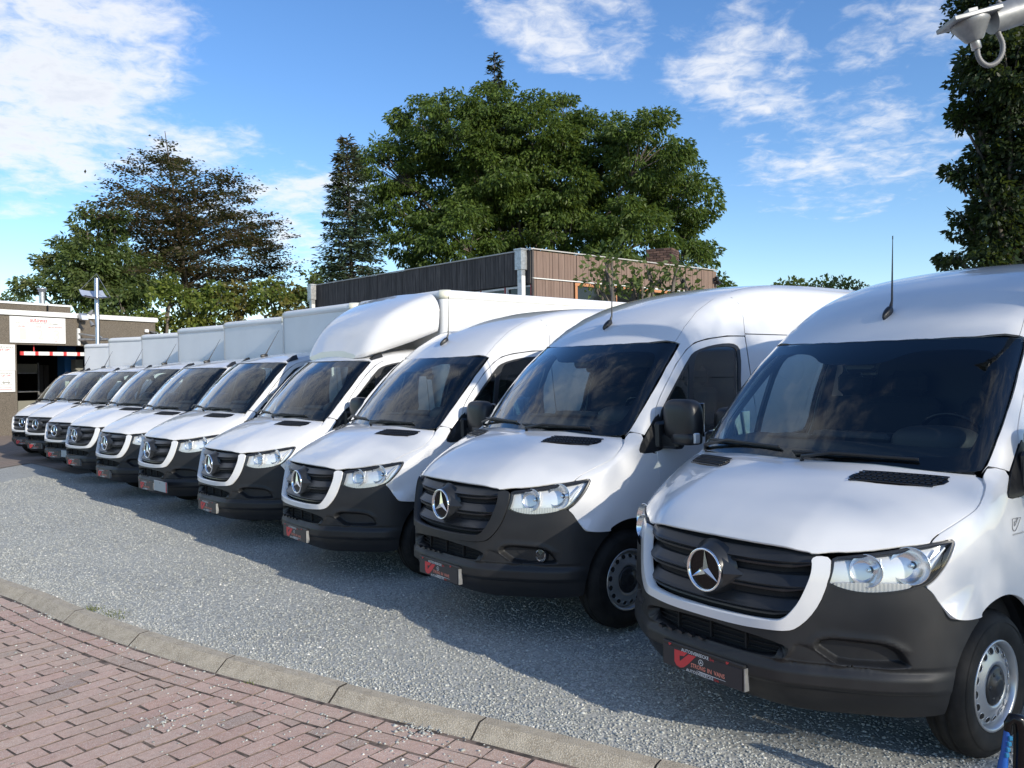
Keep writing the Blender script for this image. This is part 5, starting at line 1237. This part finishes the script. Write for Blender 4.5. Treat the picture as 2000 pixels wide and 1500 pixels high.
# lamp post with wing reflectors
D0 = 25.5; tp_ = at(188.5, 543, D0); lpst = empty('lamp_post', (tp_.x, tp_.y, float(gh(tp_.x, tp_.y))-.05)); tag(lpst, 'tall stainless lamp post with two curved wing reflectors, before the car wash wall', 'lamp post')
h = tp_.z-lpst.location.z; mb = MB(); mb.lathe([(.075, 0), (.064, h-.02), (.058, h), (0, h)], 20, 0, 'Z'); obj('pole', mb.mesh('pole', [mat('stainless', (.55, .55, .54), .28, .9)]), lpst)
A_, B_, C_, D_ = at(154, 566, D0+.30)-lpst.location, at(200, 568, D0+.30)-lpst.location, at(217, 580.5, D0-.30)-lpst.location, at(166, 577.5, D0-.30)-lpst.location
V = []
for i in range(9):
    for j in range(7):
        u, v = i/8, j/6; p = A_.lerp(B_, u).lerp(D_.lerp(C_, u), v); p.z -= .10*math.sin(math.pi*v)*1.0+.04*math.sin(math.pi*u); V.append(p)
F = [(i*7+j, i*7+j+1, (i+1)*7+j+1, (i+1)*7+j) for i in range(8) for j in range(6)]; mb = MB(); mb.add(V, F, 0, True); mb.add([p+Vector((0, 0, .02)) for p in V], [f[::-1] for f in F], 0, True)
for q in (A_, C_): mb.tube([(0, 0, A_.z+.45), tuple(q*.93+Vector((0, 0, A_.z*.07)))], .008, 5, 1)
obj('reflector_wing', mb.mesh('reflector_wing', [mat('wing_enamel', (.50, .55, .65), .3, .3), STEEL]), lpst)
mb = MB()
for px, py, rr in ((178, 612, .7), (182, 634, -.5)):
    q = at(px, py, D0); T = Matrix.Translation((q.x-tp_.x, -.05, q.z-lpst.location.z)) @ Matrix.Rotation(rr, 4, 'Y'); mb.lathe([(.02, .13), (.04, .08), (.06, -.015), (.07, -.04), (0, -.03)], 14, 0, 'Z', T); mb.box(((tp_.x-q.x)/2+q.x-tp_.x, -.02, q.z-lpst.location.z), (abs(q.x-tp_.x), .04, .04), 0)
obj('spot_head', mb.mesh('spot_head', [mat('spot_grey', (.17, .18, .20), .5)]), lpst)

# ---------------------------------------------------------------- lamp arm at the upper right, blue tool at the lower right
Dl = 4.6; q0 = at(1890, 40, Dl); fl = empty('floodlight_mast', (at(2120, 0, Dl).x, at(2120, 0, Dl).y, float(gh(3, 4)))); tag(fl, 'grey metal floodlight head on an arm with a hanging cable loop, above the nearest van', 'lamp')
L_ = lambda px, py, d=0.: at(px, py, Dl+d)-fl.location
GREYM = mat('grey_enamel', (.25, .26, .27), .42, .3, build=noisecol((.22, .23, .24), (.31, .32, .33), 11))
mb = MB(); mb.tube([L_(1935, 40), L_(1990, 22), L_(2130, -25)], [.075, .074, .074], 20, 0); mb.lathe([(.078, 0), (.078, .02)], 20, 0, 'X', Matrix.Translation(L_(2000, 20))); mb.tube([(0, 0, 0), (0, 0, L_(2120, -25).z+.1)], [.085, .07], 16, 0); obj('arm', mb.mesh('arm', [GREYM]), fl)
mb = MB(); a_ = L_(1893, 38); T = Matrix.Translation(a_) @ Matrix.Rotation(R(-14), 4, 'Y'); mb.box((0, 0, .0), (.27, .20, .025), 0, T=T, bev=.004); mb.lathe([(.098, -.014), (.098, -.03), (.088, -.045), (.048, -.115), (.035, -.125)], 24, 0, 'Z', T); mb.lathe([(.026, -.11), (.026, -.165), (.022, -.168), (0, -.17)], 16, 1, 'Z', T); mb.box((.02, .0, .03), (.05, .05, .04), 0, T=T)
obj('lamp_head', mb.mesh('lamp_head', [GREYM, STEEL]), fl)
pts = [L_(1908, 86), L_(1910, 108), L_(1918, 122), L_(1931, 128), L_(1946, 122), L_(1957, 105), L_(1958, 85), L_(1950, 65), L_(1945, 48)]
pp = []
for a, b, c, d in zip([pts[0]]+pts[:-2], pts[:-1], pts[1:], pts[2:]+[pts[-1]]):
    for t in np.linspace(0, 1, 8)[:-1]: pp.append(.5*((2*b)+(c-a)*t+(2*a-5*b+4*c-d)*t*t+(3*b-a-3*c+d)*t**3))
mb = MB(); mb.tube(pp, [.013+.0022*(k % 2) for k in range(len(pp))], 10, 0); mb.tube([L_(1945, 50), L_(1945, 30)], .018, 10, 0); mb.tube([L_(1948, 2), L_(1958, 9), L_(1970, 2), L_(1975, -20)], .012, 8, 0); obj('cable_loop', mb.mesh('cable_loop', [mat('grey_conduit', (.16, .16, .165), .5)]), fl)
Dt = 3.35; tz = float(gh(2.1, Dt)); b_ = at(1978, 1500, Dt); tool = empty('garden_tool', (b_.x, b_.y, tz)); tag(tool, 'blue tool with a glossy black curved handle standing before the nearest front wheel', 'tool')
L_ = lambda px, py, d=0.: at(px, py, Dt+d)-tool.location
BLUET = mat('blue_plastic', (.01, .08, .34), .35); mb = MB(); mb.tube([L_(1967, 1428), L_(1962, 1470), L_(1958, 1500), (L_(1956, 1560).x, 0, .0)], [.012, .014, .02, .03], 10, 0)
for k in range(4): mb.box(L_(1972-k*2.2, 1441+k*11, -.01), (.016, .022, .018), 1, bev=.003)
mb.box((0, 0, .05), (.10, .12, .10), 0, bev=.02); obj('shaft', mb.mesh('shaft', [BLUET, mat('teal_plastic', (.015, .16, .33), .4)]), tool)
mb = MB(); mb.tube([L_(1968, 1436), L_(1969, 1412), L_(1976, 1402), L_(1988, 1404), L_(1996, 1420), L_(1997, 1470), L_(1994, 1560)], [.010, .016, .02, .026, .03, .032, .032], 14, 0); obj('handle', mb.mesh('handle', [GLOSS]), tool)

# ---------------------------------------------------------------- trees
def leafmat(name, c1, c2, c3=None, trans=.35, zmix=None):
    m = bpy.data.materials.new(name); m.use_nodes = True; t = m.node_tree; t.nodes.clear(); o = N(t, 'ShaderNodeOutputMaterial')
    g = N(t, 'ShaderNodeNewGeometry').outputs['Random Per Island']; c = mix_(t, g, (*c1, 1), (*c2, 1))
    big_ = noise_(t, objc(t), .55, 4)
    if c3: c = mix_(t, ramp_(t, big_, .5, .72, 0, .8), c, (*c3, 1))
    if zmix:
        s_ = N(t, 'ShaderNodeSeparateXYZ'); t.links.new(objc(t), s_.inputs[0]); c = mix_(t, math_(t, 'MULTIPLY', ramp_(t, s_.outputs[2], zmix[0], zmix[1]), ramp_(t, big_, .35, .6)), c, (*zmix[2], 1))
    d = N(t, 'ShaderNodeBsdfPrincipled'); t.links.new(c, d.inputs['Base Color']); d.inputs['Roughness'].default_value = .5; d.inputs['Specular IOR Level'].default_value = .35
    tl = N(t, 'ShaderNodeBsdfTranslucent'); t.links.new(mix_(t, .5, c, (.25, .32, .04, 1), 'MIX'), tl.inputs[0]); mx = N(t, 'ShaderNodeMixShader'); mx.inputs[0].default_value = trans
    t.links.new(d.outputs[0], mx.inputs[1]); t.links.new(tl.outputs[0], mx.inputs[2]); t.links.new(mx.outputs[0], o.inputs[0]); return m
BARK = mat('bark', (.10, .085, .07), .9, build=noisecol((.06, .05, .042), (.17, .145, .12), 8, stretch=(1, 1, .2)))
def leaves(name, C, Dn, L, Wd, m, parent, g, up=None):
    n = len(C); Dn = Dn/np.maximum(np.linalg.norm(Dn, axis=1, keepdims=True), 1e-9); r = g.normal(0, 1, (n, 3))
    if up is not None: r = r*(1-up)+np.cross(Dn, np.tile((0, 0, 1.), (n, 1)))*up*2
    S = np.cross(Dn, np.cross(r, Dn)) if up is not None else np.cross(Dn, r)
    S /= np.maximum(np.linalg.norm(S, axis=1, keepdims=True), 1e-9); L = L*np.exp(g.normal(0, .22, n))[:, None]; w = Wd/ (2*1.0)*np.exp(g.normal(0, .2, n))[:, None]
    nn = np.cross(S, Dn); V = np.stack([C, C+Dn*L*.45+S*w+nn*L*.05, C+Dn*L, C+Dn*L*.45-S*w+nn*L*.05], 1).reshape(-1, 3)
    me = bpy.data.meshes.new(name); me.vertices.add(4*n); me.vertices.foreach_set('co', V.reshape(-1)); me.loops.add(4*n); me.loops.foreach_set('vertex_index', np.arange(4*n, dtype=np.int32))
    me.polygons.add(n); me.polygons.foreach_set('loop_start', np.arange(0, 4*n, 4, dtype=np.int32)); me.polygons.foreach_set('loop_total', np.full(n, 4, np.int32)); me.materials.append(m); me.update()
    return obj(name, me, parent)
def bez(a, b, c, n): return [a.lerp(b, t).lerp(b.lerp(c, t), t) for t in np.linspace(0, 1, n)]
def broad(name, label, cat, circles, depth, m, leaf=(.2, .09), dens=1., seed=1, droop=.5, spread=.28, sub=1., group=None, fork=None, gap=0., zfloor=1.2):
    g = np.random.default_rng(seed); cen = []
    for cx, cy, r in circles:
        rr = r*depth/F_PX; p = at(cx, cy, depth+g.normal(0, 1)*spread*rr*2); cen.append((p, rr))
    mx_ = sum(p.x*r for p, r in cen)/sum(r for p, r in cen); my_ = sum(p.y*r for p, r in cen)/sum(r for p, r in cen)
    root = empty(name, (mx_, my_, 0)); tag(root, label, cat, group); o = Vector((mx_, my_, 0)); mb = MB()
    zl = min(p.z-r for p, r in cen); zh = max(p.z+r for p, r in cen); fk = Vector((0, 0, max(zl*.7, 1.) if fork is None else fork)); tr = .018*zh+.08
    mb.tube([(0, 0, -.2), (0, 0, .3), tuple(fk)], [tr*1.4, tr, tr*.8], 10, 0); C = []; Dd = []
    for p, r in cen:
        q = p-o; mid = fk.lerp(q, .5)+Vector((g.normal(0, .3), g.normal(0, .3), .25*r)); pts = bez(fk, mid, q, 7); mb.tube(pts, list(np.linspace(tr*.5, .03, 7)), 6, 0)
        ns = max(4, int(9*sub*r*r)); 
        for _ in range(ns):
            d = Vector(g.normal(0, 1, 3)).normalized(); s = q+d*r*(g.uniform(.35, 1.05)**.6); 
            if s.z < zfloor: continue
            if g.uniform() < .35: mb.tube(bez(q.lerp(fk, .15), q.lerp(s, .5)+Vector((0, 0, .15)), s, 5), list(np.linspace(.035, .008, 5)), 5, 0)
            cr_ = g.uniform(.32, .62)*(.55+.25*r); nl = int(95*dens*cr_*cr_/.25)
            P = g.normal(0, 1, (nl, 3)); P /= np.linalg.norm(P, axis=1, keepdims=True); rad = g.uniform(.25, 1., (nl, 1))**.5; P = P*rad*cr_*np.array((1.15, 1.15, .62))
            C.append(np.array(s)+P); Dd.append(P/cr_*.8+np.array(d)*.35+np.array((0, 0, -droop))+g.normal(0, .35, (nl, 3)))
    obj('trunk', mb.mesh('trunk', [BARK]), root); leaves('crown', np.vstack(C), np.vstack(Dd), leaf[0], leaf[1], m, root, g); return root
def layered(name, label, cat, hull, depth, m, leaf, n, seed, flat=.14, wid=(.55, 1.2), dens=125, top=None):
    g = np.random.default_rng(seed); P2 = np.array(hull, float); lo, hi = P2.min(0), P2.max(0); b = at((lo[0]+hi[0])/2, 700, depth); root = empty(name, (b.x, b.y, 0)); tag(root, label, cat); o = Vector((b.x, b.y, 0)); mb = MB(); C = []; Dd = []
    tp = (Vector(at(*top, depth))-o) if top else None; zs = np.linspace(0, 1, 8)
    axis = lambda z: Vector((tp.x*(z/tp.z)**1.3, 0, z)); mb.tube([axis(t*tp.z) for t in zs], [.22*(1-.96*t)+.008 for t in zs], 8, 0)
    k = 0
    while k < n:
        u = g.uniform(lo, hi)
        if not inside(u[None], P2)[0]: continue
        k += 1; edge_ = 1-min(1, abs(u[0]-(lo[0]+hi[0])/2)/((hi[0]-lo[0])/2)); q = at(u[0], u[1], depth)-o; q.y += g.normal(0, 1)*(1.2+3.0*min(1., (u[1]-lo[1])/(hi[1]-lo[1])))*.7
        s0 = axis(max(.8, q.z-.35*Vector((q.x, q.y)).length-.4)); d = Vector((q.x-s0.x, q.y-s0.y, 0)); d = d.normalized() if d.length > .05 else Vector((1, 0, 0)); sd = np.array((-d.y, d.x, 0)); dn = np.array(d)
        if g.uniform() < .6: mb.tube(bez(s0, s0.lerp(q, .5)+Vector((0, 0, .25)), q+d*.4, 6), list(np.linspace(.035, .006, 6)), 4, 0, cap=False)
        w = g.uniform(*wid); nl = int(dens*w*w); a = g.normal(0, .30, (nl, 1)); t = g.normal(0, .26, (nl, 1)); zz = g.normal(0, flat*.5, (nl, 1))*w
        c = np.array(q)+dn*a*w*1.5+sd*t*w*1.2; c[:, 2] += zz[:, 0]+.22*a[:, 0]*w*(.5 if u[1] > lo[1]+.5*(hi[1]-lo[1]) else 1.1)-np.abs(t[:, 0])*.2*w
        C.append(c); Dd.append(dn*.6+sd*np.sign(t)*.7+g.normal(0, .3, (nl, 3))+np.array((0, 0, -.1)))
    obj('trunk', mb.mesh('trunk', [BARK]), root); leaves('crown', np.vstack(C), np.vstack(Dd), leaf[0], leaf[1], m, root, g, up=.5); return root
def whorl(name, label, cat, base, top, width, nlev, nbr, rise, sag, leaf, per, m, seed, start=.08, thick=.16, spray=.3, jit=.25, lean=(0, 0), tipcl=None, prof=None, az=None, gapz=0.):
    g = np.random.default_rng(seed); root = empty(name, (base.x, base.y, 0)); tag(root, label, cat); H = top.z; mb = MB(); tx, ty = top.x-base.x, top.y-base.y
    axis = lambda z: Vector((tx*(z/H)**1.6, ty*(z/H)**1.6, z)); zs = np.linspace(0, H, 9); mb.tube([axis(z) for z in zs], [thick*(1-.95*(z/H))+.008 for z in zs], 8, 0); C = []; Dd = []
    for i in range(nlev):
        f = start+(1-start)*(i+g.uniform(-.3, .3))/nlev; f = min(max(f, start), .985); wl = width*(prof(f) if prof else (1-f)**.85)
        for k in range(nbr):
            a = g.uniform(0, 6.283); L = wl*g.uniform(1-jit, 1+jit*.6)+.12
            d = Vector((math.cos(a), math.sin(a), 0)); s = axis(f*H+g.uniform(-.15, .15)); rz_ = rise(f) if callable(rise) else rise
            e = s+d*L+Vector((0, 0, rz_*L)); md = s+d*L*.5+Vector((0, 0, rz_*L*.5+sag*L)); pts = bez(s, md, e, 8); mb.tube(pts, list(np.linspace(.014+.012*L, .005, 8)), 4, 0, cap=False)
            n = max(3, int(per*L)); t = g.uniform(.12, 1., n)**.8; P = np.array([np.array(q) for q in pts]); idx = t*7; i0 = np.minimum(idx.astype(int), 6); fr_ = (idx-i0)[:, None]; c = P[i0]*(1-fr_)+P[i0+1]*fr_
            side = np.array((-d.y, d.x, 0)); sw = (g.uniform(-1, 1, (n, 1)))*spray*(.25+.75*(1-np.abs(t[:, None]*1.6-.8)))*min(1, L*.5+.2)
            c = c+side*sw+np.array(d)*np.abs(sw)*.4+g.normal(0, .03, (n, 3))*np.array((1, 1, 1.2)); c[:, 2] -= np.abs(sw[:, 0])*.22
            C.append(c); Dd.append(np.array(d)*.7+side*np.sign(sw)*.75+g.normal(0, .32, (n, 3))+np.array((0, 0, -.15)))
    obj('trunk', mb.mesh('trunk', [BARK]), root); leaves('crown', np.vstack(C), np.vstack(Dd), leaf[0], leaf[1], m, root, g, up=.55); return root
OAK = leafmat('broad_leaf_green', (.042, .078, .015), (.105, .158, .03), (.12, .17, .036))
OAK_SHADED = leafmat('shaded_leaf', (.010, .022, .007), (.022, .042, .012), None, .2); WALN = leafmat('olive_leaf', (.05, .085, .028), (.13, .175, .05), (.14, .15, .05)); BEECH = leafmat('copper_leaf', (.042, .030, .018), (.092, .064, .032), (.075, .082, .03), .3)
SPRUCE = leafmat('spruce_needle', (.035, .062, .036), (.085, .125, .07), None, .1, (9.5, 13.5, (.16, .09, .035))); HEDG = leafmat('yellow_green_leaf', (.07, .115, .02), (.19, .225, .045), (.26, .23, .06)); HEDB = leafmat('russet_leaf', (.09, .09, .024), (.20, .17, .05), (.23, .14, .045))
big_c = [(765,325,62),(735,300,30),(818,240,58),(900,262,78),(965,225,66),(1040,270,80),(1108,225,45),(1150,275,70),(1210,255,40),(1262,290,72),(1318,325,52),(1335,395,62),(1362,450,46),(1388,497,26),(1330,500,56),(775,410,62),(868,372,88),(975,352,96),(1090,365,98),(1215,385,92),(800,470,52),(895,465,74),(1000,455,84),(1115,470,84),(1240,470,74),(840,520,40),(960,525,50),(1080,540,48),(1190,545,44)]
broad('oak_tree', 'huge broad green tree towering behind the timber building', 'tree', big_c, 43, OAK, (.22, .095), 1.55, 11, .75, .36, 1.45)
def T_(px, py, D): return at(px, py, D)
b_ = T_(690, 600, 38); whorl('spruce_tree', 'narrow dark spruce with browned top, left of the huge broad tree', 'tree', Vector((b_.x, b_.y, 0)), T_(677, 268, 38), 2.35, 64, 8, lambda f: -.28+.5*f, -.02, (.24, .085), 34, SPRUCE, 21, .12, .17, .34, .25, prof=lambda f: (1-f)**.72*1.02)
b_ = T_(960, 500, 50); whorl('fir_tree', 'thin fir whose sparse tip rises above the huge broad tree', 'tree', Vector((b_.x, b_.y, 0)), T_(966, 99, 50), 2.6, 34, 6, lambda f: -.45+.4*f, .05, (.28, .12), 26, leafmat('fir_needle', (.03, .045, .028), (.075, .085, .05), (.10, .08, .04), .1), 23, .55, .16, .3, .4, prof=lambda f: min(1, (1-f)*2.2)**.9*.8)
layered('copper_beech', 'tall copper-leaved tree with loose layered branches left of the spruce', 'tree', [(322,258),(338,300),(362,305),(372,345),(410,330),(470,345),(440,385),(500,400),(522,425),(500,455),(535,490),(545,520),(520,560),(430,575),(330,575),(290,540),(262,500),(240,455),(225,395),(262,385),(250,345),(290,335),(300,300)], 44, BEECH, (.18, .10), 400, 31, top=(322, 256))
broad('walnut_tree', 'olive-green tree with upswept sprays left of the copper-leaved trees', 'tree', [(165,420,20),(190,455,34),(225,440,26),(130,480,26),(175,510,48),(105,525,28),(230,520,48),(140,555,44),(60,560,26),(200,580,50),(260,570,40),(290,540,40)], 40, WALN, (.22, .09), 1.7, 41, .5, .3, 2.6)
broad('far_tree', 'small pale bush far behind the car wash roof', 'bush', [(20,585,14),(38,578,14),(5,590,12),(52,588,10)], 55, WALN, (.26, .12), .8, 43, .3, .3, 1.2)
hed = [((330,585,34),(305,620,34)), ((365,600,40),(350,640,30)), ((420,590,38),(415,635,30)), ((470,585,36),(470,620,34)), ((525,580,34),(520,615,34)), ((575,588,28),(565,615,30)), ((605,560,22),(600,600,26))]
hl = ['bright green leafy bush at the left end of the row behind the trucks', 'pale green tall bush second in the row behind the trucks', 'yellow-green bush third in the row behind the trucks', 'russet-tinged bush in the middle of the row behind the trucks', 'yellowing bush two left of the timber building', 'mottled bush beside the timber building', 'thin light green bush below the spruce']
for i, c in enumerate(hed): broad('bush', hl[i], 'bush', list(c)+[(c[0][0]+random.randint(-14, 14), c[0][1]-22, 18)], 35+.3*i, (HEDG, HEDG, HEDG, HEDB, HEDG, HEDB, WALN)[i], (.20, .12), 1.2, 50+i, .3, .3, 1.7, 'bushes in a row behind the trucks')
broad('bush', 'low mixed bush between car wash roof and the bright green bushes', 'bush', [(215,625,26),(250,628,26),(280,640,22),(240,600,30)], 37, WALN, (.2, .11), 1.2, 60, .3, .3, 1.7)
for i, (c, lb) in enumerate((([(1195,500,18),(1185,530,24),(1200,560,28),(1165,560,18),(1230,545,20)], 'leafy sapling before the brown boards, just right of the corner'), ([(1268,525,14),(1290,545,22),(1275,565,24),(1255,560,16)], 'leafy sapling before the brown boards, below the chimney'), ([(1325,520,18),(1335,545,20),(1318,565,22),(1350,560,12)], 'leafy sapling before the brown boards, nearest their right end'))):
    broad('sapling', lb, 'sapling', c, 19.5, WALN, (.17, .085), .42, 70+i, .1, .3, 3.2, 'saplings before the timber building', zfloor=2.)
broad('tree', 'small green tree top peeping past the right end of the timber building', 'tree', [(1408,552,12),(1422,560,10),(1395,560,9)], 45, OAK, (.28, .13), 1., 81, .5, .3, 1.4)
broad('hedge', 'hedge top showing between the roofs of the two nearest vans', 'hedge', [(1535,566,16),(1565,560,15),(1600,563,15),(1635,562,14),(1670,566,14),(1700,575,14)], 27, WALN, (.15, .09), 1.3, 83, .1, .2, 2.5)
broad('dark_tree', 'tall dark tree cut by the right edge of the photo', 'tree', [(1960,30,70),(1900,140,42),(1975,130,70),(2060,110,90),(1925,215,50),(2010,240,80),(1935,300,44),(2000,340,70),(1905,335,22),(1950,395,52),(2040,430,90),(1900,440,40),(1960,480,60),(1870,500,26),(1910,515,40),(2020,520,70),(1880,235,16),(1870,335,14),(2110,250,90),(1900,10,30)], 24, OAK_SHADED, (.17, .10), 2.0, 91, .45, .3, 3.2)  # shade lying on this tree is put into its dark leaf colour

# the tree outside the frame, behind the camera on the right, that shades the nearest van and the gravel before it
ct = Vector((1.0, 3.9, 0))+sun_az*24; lat = Vector((sun_az.y*-1, sun_az.x, 0)); lat = lat if lat.dot(Vector((.704, .71, 0))) > 0 else -lat
def shade_tree():
    g = np.random.default_rng(101); root = empty('oak_tree', (ct.x+lat.x*2.2, ct.y+lat.y*2.2, 0)); tag(root, 'tree outside the frame whose loose crown shades the nearest van', 'tree'); o = root.location.copy(); mb = MB(); mb.tube([(0, 0, -.2), (.1, 0, 4), (0, .2, 9)], [.35, .28, .18], 10, 0); C = []; Dd = []
    for _ in range(46):
        l, z = g.uniform(.7, 4.2), g.uniform(8.8, 12.2)
        if ((l-2.5)/1.8)**2+((z-10.5)/2.0)**2 > 1.1: continue
        q = lat*(l-2.2)+sun_az*g.normal(0, 1.4)+Vector((0, 0, z)); mb.tube(bez(Vector((0, .1, 7)), Vector((q.x*.4, q.y*.4, z-.8)), q, 5), list(np.linspace(.06, .01, 5)), 4, 0, cap=False)
        nl = 120; P = g.normal(0, 1, (nl, 3)); P /= np.linalg.norm(P, axis=1, keepdims=True); P *= g.uniform(.2, 1, (nl, 1))**.5*g.uniform(.45, .75); C.append(np.array(q)+P*np.array((1.1, 1.1, .7))); Dd.append(P+np.array((0, 0, -.5))+g.normal(0, .4, (nl, 3)))
    obj('trunk', mb.mesh('trunk', [BARK]), root); leaves('crown', np.vstack(C), np.vstack(Dd), .2, .1, OAK, root, g)
shade_tree()
